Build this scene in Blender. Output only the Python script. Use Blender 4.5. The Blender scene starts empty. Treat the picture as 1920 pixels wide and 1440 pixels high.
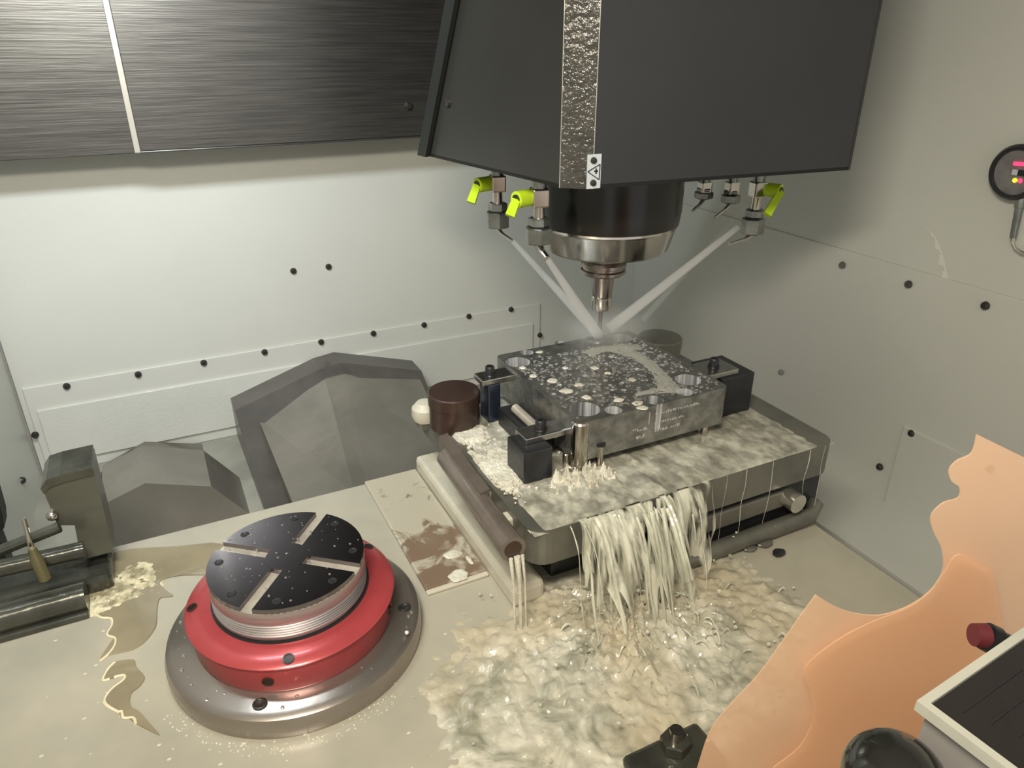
import bpy, bmesh, math, random
from mathutils import Vector, Matrix, noise
R = math.radians
rnd = random.Random(7)
scene = bpy.context.scene
COL = scene.collection

# ------------------------------------------------------------------ camera, world, lights, exposure
PITCH, YAW, FPX = R(25.3), R(26.4), 1360.0
CAM = Vector((0, 0, 0.72))
cd = bpy.data.cameras.new('camera'); cam = bpy.data.objects.new('camera', cd); COL.objects.link(cam)
cam.location = CAM; cam.rotation_euler = (R(90) - PITCH, 0, -YAW)
cd.sensor_width = 36; cd.lens = 36 * FPX / 1920; cd.clip_start = 0.02; cd.clip_end = 50
scene.camera = cam

w = bpy.data.worlds.new('workshop'); scene.world = w; w.use_nodes = True
w.node_tree.nodes['Background'].inputs[0].default_value = (0.95, 0.93, 0.88, 1)
w.node_tree.nodes['Background'].inputs[1].default_value = 0.68

def area(name, loc, aim, sx, sy, watts, col, spread=180):
    ld = bpy.data.lights.new(name, 'AREA'); ld.shape = 'RECTANGLE'; ld.size = sx; ld.size_y = sy
    ld.energy = watts; ld.color = col; ld.spread = R(spread)
    o = bpy.data.objects.new(name, ld); COL.objects.link(o); o.location = loc
    o.rotation_euler = (Vector(aim) - Vector(loc)).to_track_quat('-Z', 'Y').to_euler()
    return o
area('work_lamp_cool', (-0.05, 0.72, 0.98), (0.02, 1.30, 0.30), 0.30, 0.07, 3.3, (0.86, 0.95, 1.0), 130)
area('work_lamp_warm', (-0.10, 0.08, 1.02), (0.17, 0.62, 0.2), 0.30, 0.10, 6.4, (1.0, 0.92, 0.77), 160)

vs = scene.view_settings
vs.view_transform = 'Standard'; vs.look = 'None'; vs.gamma = 1.0; vs.use_curve_mapping = False
vs.exposure = 0.22
scene.cycles.volume_bounces = 12
scene.cycles.transparent_max_bounces = 24

# ------------------------------------------------------------------ pixel helpers (photo frame 1920x1440 -> points in the place)
FW = Vector((math.sin(YAW) * math.cos(PITCH), math.cos(YAW) * math.cos(PITCH), -math.sin(PITCH)))
RT = Vector((math.cos(YAW), -math.sin(YAW), 0)); DN = FW.cross(RT)
def ray(x, y): return FW + RT * ((x - 960) / FPX) + DN * ((y - 720) / FPX)
def at(x, y, d): return CAM + ray(x, y) * d
def onz(x, y, z): r = ray(x, y); return CAM + r * ((z - CAM.z) / r.z)
def ony(x, y, v): r = ray(x, y); return CAM + r * ((v - CAM.y) / r.y)
def onx(x, y, v): r = ray(x, y); return CAM + r * ((v - CAM.x) / r.x)
def onp(x, y, p0, n): r = ray(x, y); return CAM + r * ((p0 - CAM).dot(n) / r.dot(n))

# ------------------------------------------------------------------ object helpers
def empty(name, loc=(0, 0, 0)):
    o = bpy.data.objects.new(name, None); COL.objects.link(o); o.location = loc; o.empty_display_size = 0.01
    return o
def tag(o, label=None, cat=None, group=None, kind=None):
    if label: o['label'] = label
    if cat: o['category'] = cat
    if group: o['group'] = group
    if kind: o['kind'] = kind
    return o
class MB:
    def __init__(s): s.bm = bmesh.new()
    def _x(s, verts, M):
        if M is not None: bmesh.ops.transform(s.bm, matrix=M, verts=verts)
    def box(s, lo, hi, bev=0.0, M=None, seg=2):
        r = bmesh.ops.create_cube(s.bm, size=1.0); vv = r['verts']
        lo, hi = Vector(lo), Vector(hi); d = hi - lo
        for v in vv: v.co = Vector((lo[i] + (v.co[i] + 0.5) * d[i] for i in range(3)))
        if bev > 0:
            ee = list({e for v in vv for e in v.link_edges})
            g = bmesh.ops.bevel(s.bm, geom=ee, offset=min(bev, 0.45 * min(abs(x) for x in d)), segments=seg, affect='EDGES', profile=0.5)
            vv = list({v for f in g['faces'] for v in f.verts} | {v for v in vv if v.is_valid})
        s._x(vv, M); return s
    def lathe(s, prof, n=32, M=None, c=(0, 0, 0)):
        rings = []; vs_ = []
        for r, z in prof:
            ring = [s.bm.verts.new((c[0] + r * math.cos(2 * math.pi * i / n), c[1] + r * math.sin(2 * math.pi * i / n), c[2] + z)) for i in range(n)]
            rings.append(ring); vs_ += ring
        for a, b in zip(rings, rings[1:]):
            for i in range(n): s.bm.faces.new((a[i], a[(i + 1) % n], b[(i + 1) % n], b[i]))
        for ring in (rings[0], rings[-1]):
            try: s.bm.faces.new(ring)
            except ValueError: pass
        s._x(vs_, M); return s
    def prism(s, pts, off):
        off = Vector(off); a = [s.bm.verts.new(p) for p in pts]; b = [s.bm.verts.new(Vector(p) + off) for p in pts]
        s.bm.faces.new(a); s.bm.faces.new(list(reversed(b))); n = len(a)
        for i in range(n): s.bm.faces.new((a[i], b[i], b[(i + 1) % n], a[(i + 1) % n]))
        return s
    def tube(s, pts, rad, n=10, cap=True):
        pts = [Vector(p) for p in pts]; rad = rad if hasattr(rad, '__len__') else [rad] * len(pts)
        rings = []; up = Vector((0.31, 0.12, 0.94))
        for i, p in enumerate(pts):
            t = (pts[min(i + 1, len(pts) - 1)] - pts[max(i - 1, 0)])
            t = t.normalized() if t.length > 1e-9 else Vector((0, 0, 1))
            if abs(t.dot(up)) > 0.97: up = Vector((0.9, 0.3, 0.1))
            u = t.cross(up).normalized(); v = t.cross(u).normalized()
            rings.append([s.bm.verts.new(p + (u * math.cos(2 * math.pi * k / n) + v * math.sin(2 * math.pi * k / n)) * rad[i]) for k in range(n)])
        for a, b in zip(rings, rings[1:]):
            for i in range(n): s.bm.faces.new((a[i], a[(i + 1) % n], b[(i + 1) % n], b[i]))
        if cap: s.bm.faces.new(rings[0]); s.bm.faces.new(rings[-1])
        return s
    def ball(s, c, r, sub=2, sc=(1, 1, 1)):
        g = bmesh.ops.create_icosphere(s.bm, subdivisions=sub, radius=1.0)
        for v in g['verts']: v.co = Vector((c[i] + v.co[i] * r * sc[i] for i in range(3)))
        return s
    def build(s, name, m, parent=None, loc=None, smooth=False, kind=None, label=None):
        bmesh.ops.recalc_face_normals(s.bm, faces=s.bm.faces)
        me = bpy.data.meshes.new(name); s.bm.to_mesh(me); s.bm.free()
        if smooth:
            me.polygons.foreach_set('use_smooth', [True] * len(me.polygons))
            try: me.set_sharp_from_angle(angle=R(35))
            except Exception: pass
        me.materials.append(m); o = bpy.data.objects.new(name, me); COL.objects.link(o)
        if parent is not None:
            o.parent = parent; o.matrix_parent_inverse = Matrix.Translation(-Vector(parent.location)) if parent.type == 'EMPTY' else Matrix.Identity(4)
        if kind: o['kind'] = kind
        if label: o['label'] = label
        return o
def child_copy(o, parent, M):
    c = o.copy(); COL.objects.link(c); c.parent = parent
    c.matrix_parent_inverse = Matrix.Translation(-Vector(parent.location)) if parent.type == 'EMPTY' else Matrix.Identity(4)
    c.matrix_basis = M; return c
def smooth_line(pts, k=5):
    out = []; P_ = [Vector((x, y, 0)) for x, y in pts]
    for i in range(len(P_) - 1):
        p0, p1, p2, p3 = P_[max(i - 1, 0)], P_[i], P_[i + 1], P_[min(i + 2, len(P_) - 1)]
        for j in range(k):
            t = j / k
            v = 0.5 * ((2 * p1) + (p2 - p0) * t + (2 * p0 - 5 * p1 + 4 * p2 - p3) * t * t + (3 * p1 - p0 - 3 * p2 + p3) * t ** 3); out.append((v.x, v.y))
    out.append(pts[-1]); return out
def smoothstep(a, b, x):
    t = max(0.0, min(1.0, (x - a) / (b - a))); return t * t * (3 - 2 * t)

# ------------------------------------------------------------------ materials
def mat(name, col, rough=0.5, metal=0.0, var=0.0, vscale=8.0, bump=0.0, bscale=60.0, stretch=(1, 1, 1), col2=None, coat=0.0, spec=0.5, rvar=0.0, detail=4.0):
    m = bpy.data.materials.new(name); m.use_nodes = True; nt = m.node_tree; N = nt.nodes; L = nt.links
    b = N['Principled BSDF']; b.inputs['Base Color'].default_value = (*col, 1); b.inputs['Roughness'].default_value = rough
    b.inputs['Metallic'].default_value = metal; b.inputs['Coat Weight'].default_value = coat; b.inputs['Coat Roughness'].default_value = 0.08
    b.inputs['Specular IOR Level'].default_value = spec
    tc = N.new('ShaderNodeTexCoord'); mp = N.new('ShaderNodeMapping'); mp.inputs['Scale'].default_value = stretch
    L.new(tc.outputs['Object'], mp.inputs['Vector'])
    if var > 0 or col2 or rvar > 0:
        nz = N.new('ShaderNodeTexNoise'); nz.inputs['Scale'].default_value = vscale; nz.inputs['Detail'].default_value = detail; nz.inputs['Roughness'].default_value = 0.6
        L.new(mp.outputs[0], nz.inputs['Vector'])
        cr = N.new('ShaderNodeValToRGB'); cr.color_ramp.elements[0].position = 0.36; cr.color_ramp.elements[1].position = 0.64
        c2 = col2 or tuple(c * (1 - var) for c in col); cr.color_ramp.elements[0].color = (*c2, 1); cr.color_ramp.elements[1].color = (*col, 1)
        L.new(nz.outputs['Fac'], cr.inputs[0]); L.new(cr.outputs[0], b.inputs['Base Color'])
        if rvar > 0:
            mr = N.new('ShaderNodeMapRange'); mr.inputs['To Min'].default_value = max(0.02, rough - rvar); mr.inputs['To Max'].default_value = rough + rvar
            L.new(nz.outputs['Fac'], mr.inputs['Value']); L.new(mr.outputs[0], b.inputs['Roughness'])
    if bump > 0:
        n2 = N.new('ShaderNodeTexNoise'); n2.inputs['Scale'].default_value = bscale; n2.inputs['Detail'].default_value = 3
        L.new(mp.outputs[0], n2.inputs['Vector']); bp = N.new('ShaderNodeBump'); bp.inputs['Strength'].default_value = bump; bp.inputs['Distance'].default_value = 0.002
        L.new(n2.outputs['Fac'], bp.inputs['Height']); L.new(bp.outputs[0], b.inputs['Normal'])
    return m
def glow(name, col, s):
    m = bpy.data.materials.new(name); m.use_nodes = True; b = m.node_tree.nodes['Principled BSDF']
    b.inputs['Base Color'].default_value = (*col, 1); b.inputs['Emission Color'].default_value = (*col, 1); b.inputs['Emission Strength'].default_value = s
    return m
def sheer(name, col, alpha, rough=0.5, trans=0.5):
    m = bpy.data.materials.new(name); m.use_nodes = True; N = m.node_tree.nodes; L = m.node_tree.links
    b = N['Principled BSDF']; b.inputs['Base Color'].default_value = (*col, 1); b.inputs['Roughness'].default_value = rough; b.inputs['Specular IOR Level'].default_value = 0.3
    tl = N.new('ShaderNodeBsdfTranslucent'); tl.inputs[0].default_value = (*col, 1)
    mx = N.new('ShaderNodeMixShader'); mx.inputs[0].default_value = trans; L.new(b.outputs[0], mx.inputs[1]); L.new(tl.outputs[0], mx.inputs[2])
    tr = N.new('ShaderNodeBsdfTransparent'); m2 = N.new('ShaderNodeMixShader'); m2.inputs[0].default_value = alpha
    L.new(tr.outputs[0], m2.inputs[1]); L.new(mx.outputs[0], m2.inputs[2]); L.new(m2.outputs[0], N['Material Output'].inputs['Surface'])
    return m
def coolant(name, c1, c2, vscale, alpha, stretch=(1, 1, 1), bump=0.4, bscale=120.0, rough=0.22, patches=None):
    """milky coolant: two tones mixed by noise, thin places let the surface below through"""
    m = mat(name, c1, rough, 0, 0.2, vscale, bump, bscale, stretch, c2, spec=0.5)
    N = m.node_tree.nodes; L = m.node_tree.links; b = N['Principled BSDF']; out = N['Material Output']
    b.inputs['Subsurface Weight'].default_value = 0.0
    if alpha < 1:
        mp = next(n for n in N if n.type == 'MAPPING')
        n3 = N.new('ShaderNodeTexNoise'); n3.inputs['Scale'].default_value = vscale * 1.7; n3.inputs['Detail'].default_value = 5; L.new(mp.outputs[0], n3.inputs['Vector'])
        mr = N.new('ShaderNodeMapRange'); mr.inputs['From Min'].default_value = 0.38; mr.inputs['From Max'].default_value = 0.6
        mr.inputs['To Min'].default_value = alpha; mr.inputs['To Max'].default_value = 1.0; L.new(n3.outputs['Fac'], mr.inputs['Value'])
        tr = N.new('ShaderNodeBsdfTransparent'); mx = N.new('ShaderNodeMixShader'); L.new(mr.outputs[0], mx.inputs[0])
        L.new(tr.outputs[0], mx.inputs[1]); L.new(b.outputs[0], mx.inputs[2]); L.new(mx.outputs[0], out.inputs['Surface'])
    return m
def spray(name, dens, radial=None, col=(1.0, 1.0, 0.985)):
    """volume of fine droplets; radial=(centre, radius) lets it thin out towards its edge"""
    m = bpy.data.materials.new(name); m.use_nodes = True; N = m.node_tree.nodes; L = m.node_tree.links
    N.remove(N['Principled BSDF']); vsn = N.new('ShaderNodeVolumeScatter'); vsn.inputs['Color'].default_value = (*col, 1); vsn.inputs['Density'].default_value = dens
    vsn.inputs['Anisotropy'].default_value = 0.2
    L.new(vsn.outputs[0], N['Material Output'].inputs['Volume'])
    if radial:
        tc = N.new('ShaderNodeTexCoord'); ln = N.new('ShaderNodeVectorMath'); ln.operation = 'LENGTH'; L.new(tc.outputs['Object'], ln.inputs[0])
        mr = N.new('ShaderNodeMapRange'); mr.interpolation_type = 'SMOOTHSTEP'; mr.inputs['From Min'].default_value = 0.0; mr.inputs['From Max'].default_value = radial
        mr.inputs['To Min'].default_value = dens; mr.inputs['To Max'].default_value = 0.0
        L.new(ln.outputs['Value'], mr.inputs['Value']); L.new(mr.outputs[0], vsn.inputs['Density'])
    return m

M_wall = mat('wall_paint', (0.62, 0.62, 0.565), 0.36, 0, 0.05, 3.0, 0.06, 300)
M_wall2 = mat('wall_paint_wet', (0.63, 0.63, 0.58), 0.30, 0, 0.04, 9.0, 0.30, 260)
M_floor = mat('floor_paint', (0.33, 0.32, 0.27), 0.42, 0, 0.35, 7.0, 0.15, 90)
M_ceil = mat('ceiling_paint', (0.40, 0.40, 0.37), 0.5)
M_stain = mat('brushed_stainless', (0.145, 0.14, 0.13), 0.33, 0.85, 0.30, 30, 0.10, 60, (0.25, 1, 9), rvar=0.06)
M_trim = mat('bright_trim', (0.75, 0.72, 0.64), 0.25, 0.9)
M_head = mat('head_paint', (0.029, 0.028, 0.025), 0.34, 0, 0.15, 5, 0.04, 200)
M_headf = mat('head_front_paint', (0.032, 0.032, 0.035), 0.36, 0, 0.15, 5, 0.04, 200)
M_strip = mat('wet_corner_strip', (0.085, 0.08, 0.07), 0.14, 0.25, 0.35, 45, 1.0, 190)
M_rubber = mat('black_rubber', (0.012, 0.013, 0.012), 0.5)
M_blackm = mat('black_housing', (0.012, 0.011, 0.010), 0.22, 0, 0.1, 6)
M_chrome = mat('polished_steel', (0.62, 0.58, 0.52), 0.17, 1.0, 0.15, 20)
M_holder = mat('holder_steel', (0.36, 0.32, 0.29), 0.22, 1.0, 0.2, 30)
M_nut = mat('grey_fitting', (0.30, 0.31, 0.29), 0.28, 0.85, 0.3, 40, 0.15, 150)
M_lime = mat('lime_plastic', (0.50, 0.68, 0.02), 0.38, 0, 0.06, 30)
M_alu = mat('wet_aluminium', (0.42, 0.415, 0.39), 0.27, 0.85, 0.45, 60, 0.3, 240)
M_alus = mat('machined_aluminium', (0.52, 0.51, 0.48), 0.26, 1.0, 0.15, 50, 0.05, 300)
M_bore = mat('bored_aluminium', (0.95, 0.95, 0.96), 0.16, 0.45, 0.8, 20, stretch=(7, 7, 0.2))  # pale streaks in the colour stand in for reflections on the bore walls
M_mark = mat('engraved_mark', (0.60, 0.59, 0.56), 0.4, 0.5)
M_dark = mat('dark_steel', (0.055, 0.055, 0.06), 0.3, 0.6, 0.35, 25, 0.2, 80)
M_blue = mat('blued_steel', (0.06, 0.075, 0.115), 0.22, 0.7, 0.3, 25)
M_screw = mat('screw_dark', (0.05, 0.045, 0.04), 0.35, 0.5)
M_brown = mat('brown_anodised', (0.060, 0.036, 0.028), 0.25, 0.25, 0.3, 14)
M_tubem = mat('bronze_grey_tube', (0.27, 0.225, 0.19), 0.30, 0.55, 0.25, 22, 0.1, 90)
M_fix = mat('fixture_steel', (0.20, 0.195, 0.165), 0.34, 0.45, 0.35, 14, 0.15, 70)
M_table = mat('table_wet', (0.44, 0.405, 0.32), 0.20, 0, 0.14, 6, 0.10, 30, col2=(0.355, 0.335, 0.27), rvar=0.08)
M_base = mat('coolant_brown_plate', (0.44, 0.40, 0.31), 0.16, 0, 0.2, 22, 0.2, 50, col2=(0.20, 0.14, 0.095))
def base_bias():
    nt = M_base.node_tree; N = nt.nodes; L = nt.links; nz = next(n for n in N if n.type == 'TEX_NOISE'); cr = next(n for n in N if n.type == 'VALTORGB')
    nz.inputs['Distortion'].default_value = 1.2; tc = next(n for n in N if n.type == 'TEX_COORD'); sx = N.new('ShaderNodeSeparateXYZ'); L.new(tc.outputs['Object'], sx.inputs[0])
    mr = N.new('ShaderNodeMapRange'); mr.inputs['From Min'].default_value = 0.62; mr.inputs['From Max'].default_value = 0.76; mr.inputs['To Min'].default_value = -0.14; mr.inputs['To Max'].default_value = 0.16
    ad = N.new('ShaderNodeMath'); L.new(sx.outputs['Y'], mr.inputs['Value']); L.new(nz.outputs['Fac'], ad.inputs[0]); L.new(mr.outputs[0], ad.inputs[1]); L.new(ad.outputs[0], cr.inputs[0])
    cr.color_ramp.elements[0].position = 0.44; cr.color_ramp.elements[1].position = 0.55
base_bias()
M_ledge = mat('foam_coated_ledge', (0.58, 0.54, 0.43), 0.3, 0, 0.12, 22, 0.2, 90)
M_ped = mat('pedestal_steel', (0.36, 0.32, 0.285), 0.26, 0.8, 0.12, 8, 0.05, 90)
M_red = mat('red_anodised', (0.45, 0.065, 0.072), 0.26, 0.25, 0.2, 9, coat=0.2)
M_disc = mat('polished_disc', (0.27, 0.245, 0.265), 0.13, 1.0, 0.35, 5)
M_discs = mat('turned_disc_side', (0.50, 0.46, 0.46), 0.36, 0.7, 0.25, 90, stretch=(0.2, 0.2, 6))
M_slot = mat('milled_slot', (0.66, 0.60, 0.50), 0.26, 0.45, 0.3, 40)
M_way = mat('way_cover_steel', (0.26, 0.24, 0.205), 0.26, 0.35, 0.25, 6, 0.35, 55)
M_wayd = mat('way_cover_rim', (0.14, 0.127, 0.115), 0.32, 0.35, 0.25, 12)
M_vise = mat('wet_dark_vise', (0.105, 0.105, 0.085), 0.16, 0.5, 0.45, 16, 0.35, 60)
M_visel = mat('wet_grey_jaw', (0.135, 0.135, 0.11), 0.24, 0.35, 0.25, 14, 0.2, 50)
M_brass = mat('brass_nut', (0.17, 0.155, 0.08), 0.35, 0.5)
M_silver = mat('silver_label', (0.62, 0.66, 0.70), 0.35, 0.2)
M_ink = mat('black_ink', (0.01, 0.01, 0.01), 0.5)
M_gface = mat('gauge_face', (0.22, 0.21, 0.21), 0.4, 0, 0.3, 60)
M_gauge = mat('gauge_black', (0.02, 0.02, 0.022), 0.3)
M_redglow = glow('red_led', (1.0, 0.03, 0.10), 2.2)
M_limeglow = glow('lime_led', (0.75, 0.9, 0.02), 1.6)
M_frame = mat('pale_frame', (0.46, 0.45, 0.38), 0.45, 0, 0.1, 20)
M_greyb = mat('grey_box', (0.30, 0.28, 0.26), 0.5, 0, 0.2, 10)
M_panel = mat('dark_panel', (0.020, 0.017, 0.016), 0.14, 0, 0.2, 8)
M_knob = mat('black_gloss', (0.014, 0.014, 0.012), 0.10, 0, coat=0.5)
M_redcap = mat('dull_red', (0.13, 0.018, 0.025), 0.55)
M_orange = sheer('orange_reflection', (1.0, 0.67, 0.44), 0.54, 0.5, 0.12)  # reflection in a window pane that is not built, put into sheet colour
M_orange2 = sheer('orange_reflection_deep', (1.0, 0.62, 0.37), 0.36, 0.5, 0.12)
M_foam = coolant('foam', (0.74, 0.71, 0.60), (0.52, 0.48, 0.38), 28, 1.0, bump=0.6, bscale=260, rough=0.3)
M_splash = coolant('splashing_coolant', (0.66, 0.63, 0.52), (0.27, 0.265, 0.20), 26, 1.0, bump=0.5, bscale=120, rough=0.18)
def tan_patches(m, tan, sc):
    N = m.node_tree.nodes; L = m.node_tree.links; b = N['Principled BSDF']; cr = next(n for n in N if n.type == 'VALTORGB'); mp = next(n for n in N if n.type == 'MAPPING')
    next(n for n in N if n.type == 'TEX_NOISE').inputs['Distortion'].default_value = 0.8
    nz = N.new('ShaderNodeTexNoise'); nz.inputs['Scale'].default_value = sc; nz.inputs['Detail'].default_value = 3; L.new(mp.outputs[0], nz.inputs['Vector'])
    mr = N.new('ShaderNodeMapRange'); mr.inputs['From Min'].default_value = 0.45; mr.inputs['From Max'].default_value = 0.62; mr.inputs['To Max'].default_value = 0.75; L.new(nz.outputs['Fac'], mr.inputs['Value'])
    mx = N.new('ShaderNodeMix'); mx.data_type = 'RGBA'; L.new(mr.outputs[0], mx.inputs[0]); L.new(cr.outputs[0], mx.inputs[6]); mx.inputs[7].default_value = (*tan, 1); L.new(mx.outputs[2], b.inputs['Base Color'])
tan_patches(M_splash, (0.53, 0.45, 0.31), 7.0)
M_flow = coolant('flowing_coolant', (0.60, 0.58, 0.48), (0.34, 0.325, 0.26), 42, 0.55, (1, 0.75, 1), 0.6, 110, 0.16)
M_strand = coolant('falling_coolant', (0.78, 0.77, 0.63), (0.54, 0.54, 0.42), 25, 0.30, (1, 1, 0.2), 0.3, 90, 0.14)
M_froth = coolant('yellow_froth', (0.74, 0.66, 0.44), (0.26, 0.22, 0.13), 55, 1.0, bump=0.9, bscale=160, rough=0.2)
M_puddle = mat('brown_puddle', (0.30, 0.255, 0.165), 0.06, 0, 0.2, 14, 0.12, 45)
M_cream = mat('cream_glint', (0.80, 0.72, 0.50), 0.2, 0, 0.1, 30)
M_drop = mat('droplet', (0.55, 0.54, 0.50), 0.04, 0.75)
M_bead = mat('foam_bead', (0.62, 0.58, 0.46), 0.12)
M_milk = sheer('milky_film', (0.66, 0.64, 0.55), 0.55, 0.2, 0.2)
M_jet = spray('jet_spray', 170.0)
M_jetthin = spray('thin_jet_spray', 35.0)

# ------------------------------------------------------------------ the enclosure
XL, XR, YB, TZ = -0.27, 1.03, 1.40, 0.16
FIXZ, PB, PT = 0.27, 0.286, 0.336
floor = MB().box((XL - 0.1, -0.3, -0.03), (XR + 0.1, YB + 0.1, 0)).build('floor', M_floor); tag(floor, 'grey wet chamber floor beyond the table', kind='structure')
wb = MB().box((XL - 0.1, YB, 0), (XR + 0.1, YB + 0.06, 1.30)).build('wall_back', M_wall); tag(wb, 'pale grey painted back wall of the machine chamber', kind='structure')
wl = MB().box((XL - 0.06, -0.3, 0), (XL, YB, 1.30)).build('wall_left', M_wall); tag(wl, 'pale grey painted left side wall', kind='structure')
wr = MB().box((XR, -0.3, 0), (XR + 0.06, YB, 1.30)).build('wall_right', M_wall); tag(wr, 'grey painted right side wall with screwed panels', kind='structure')
ce = MB().box((XL - 0.1, -0.3, 1.30), (XR + 0.1, YB + 0.1, 1.34)).build('ceiling', M_ceil); tag(ce, 'painted chamber roof above the spindle', kind='structure')

# back wall: lower panel, raised inner sheet, screws
MB().box((XL + 0.012, YB - 0.005, 0.0), (0.766, YB, 0.174), 0.0015).build('panel', M_wall, wb)
MB().box((-0.246, YB - 0.010, 0.022), (0.745, YB - 0.004, 0.130), 0.0015).build('panel', M_wall2, wb)
scr = MB().lathe([(0.0, -0.0062), (0.0035, -0.006), (0.0058, -0.003), (0.0062, 0.0), (0.0, 0.0)], 12)
scr.lathe([(0.0022, -0.0066), (0.0, -0.0064)], 6)
s0 = scr.build('screw', M_screw, wb, smooth=True)
Ry = Matrix.Rotation(R(-90), 4, 'X')          # local -z (the head) -> world -y
def wall_screw(i, p, par, rot):
    Mx = Matrix.Translation(p) @ rot
    if i == 0: s0.matrix_basis = Mx; return s0
    return child_copy(s0, par, Mx)
k = 0
for p in ((125, 724), (259, 702), (382, 680), (496, 660), (602, 641), (700, 625), (795, 609), (879, 593), (958, 580), (1012, 628), (66, 815)):
    wall_screw(k, ony(*p, YB - 0.005), wb, Ry); k += 1
for p in ((550, 508), (616, 500)):
    wall_screw(k, ony(*p, YB), wb, Ry); k += 1
# right wall: panels and screws
Rx = Matrix.Rotation(R(90), 4, 'Y')
MB().box((XR - 0.004, 0.0, 0.0), (XR, 1.30, 0.405), 0.0015).build('panel', M_wall, wr)
MB().box((XR - 0.008, 0.0, 0.0), (XR - 0.003, 0.640, 0.160), 0.0015).build('panel', M_wall, wr)
for p in ((1580, 497), (1704, 533), (1848, 573), (1710, 812), (1650, 875), (1465, 698), (1858, 880), (1905, 1120)):
    wall_screw(k, onx(*p, XR - 0.006), wr, Rx); k += 1
Rxl = Matrix.Rotation(R(-90), 4, 'Y')
for p in ((40, 901),):
    wall_screw(k, onx(*p, XL), wl, Rxl); k += 1
MB().prism([(XL, YB - 0.008, 0.0), (XL + 0.003, YB - 0.008, 0), (XL + 0.003, YB, 0), (XL, YB, 0)], (0, 0, 0.60)).build('corner_seam_shade', M_greyb, wl)  # grey strip paints in the corner's soft shading along with its dark joint
# sloped drip plate along the right wall
MB().prism([(0.885, 0.0, 0.0), (XR - 0.004, 0.0, 0.0), (XR - 0.004, 0.0, 0.014), (0.885, 0.0, 0.006)], (0, 1.15, 0)).build('drip_plate', M_wall, floor)

mbs = MB(); sm_ = [onx(x, y, XR - 0.0008) for x, y in smooth_line(((1735, 425), (1752, 440), (1766, 470), (1776, 510), (1778, 540), (1770, 566)), 4)]
for i, (a, b_) in enumerate(zip(sm_, sm_[1:])):
    w0 = 0.002 + 0.010 * math.sin(math.pi * (i + 0.5) / len(sm_)) * (0.6 + 0.4 * math.sin(i * 2.1))
    mbs.prism([a, b_, b_ + Vector((0, w0, 0)), a + Vector((0, w0, 0))], (-0.0003, 0, 0))
mbs.build('dried_streak', mat('dried_coolant', (0.72, 0.72, 0.67), 0.6), wr, kind='stuff')
# stainless shutter, upper left
sh = empty('stainless_shutter', (0.1, 1.30, 0.58)); YS = 1.30
b0 = ony(262, 280, YS); b1 = ony(790, 258, YS); zb = (b0.z + b1.z) / 2
MB().box((b0.x, YS, zb), (b1.x + 0.30, YS + 0.004, 1.29), 0.0012).build('sheet', M_stain, sh)
MB().box((XL + 0.002, YS + 0.010, zb - 0.004), (b0.x + 0.004, YS + 0.014, 1.29), 0.0012).build('sheet', M_stain, sh)
MB().box((b0.x - 0.008, YS - 0.003, zb - 0.002), (b0.x + 0.001, YS + 0.012, 1.29), 0.001).build('edge_trim', M_trim, sh)
MB().box((b0.x, YS - 0.001, zb - 0.003), (b1.x + 0.30, YS + 0.006, zb), 0.001).build('edge_trim', M_stain, sh)
MB().box((XL + 0.002, YS + 0.014, 1.2), (b1.x + 0.3, YB, 1.29)).build('mounting_rail', M_ceil, sh)
p = ony(766, 199, YS)
MB().lathe([(0, 0.0), (0.007, 0.0), (0.007, -0.004), (0.004, -0.007), (0, -0.007)], 6, Matrix.Translation(p) @ Ry @ Matrix.Scale(1, 4)).build('bolt', M_screw, sh)
tag(sh, 'brushed stainless shutter hanging along the top of the back wall', 'shutter')

# ------------------------------------------------------------------ table
tb = empty('machine_table', (0.2, 0.45, 0))
MB().box((XL + 0.015, 0.06, 0.085), (0.69, 0.862, TZ), 0.004).build('table_top', M_table, tb)
MB().box((XL + 0.06, 0.12, 0.0), (0.64, 0.80, 0.086)).build('saddle', M_dark, tb)
tag(tb, 'pale coolant covered machine table carrying the red pedestal and the fixture', 'table')
bp = empty('base_plate', (0.245, 0.74, TZ))
MB().box((0.196, 0.612, TZ + 0.0), (0.2715, 0.858, TZ + 0.006), 0.002).build('plate', M_base, bp)
MB().box((0.196, 0.606, TZ), (0.2715, 0.613, TZ + 0.004), 0.0015).build('lit_front_lip', M_ledge, bp)  # paler strip stands in for the plate's front face catching light
tag(bp, 'thin brown wet plate on the table left of the fixture block', 'plate')

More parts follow.
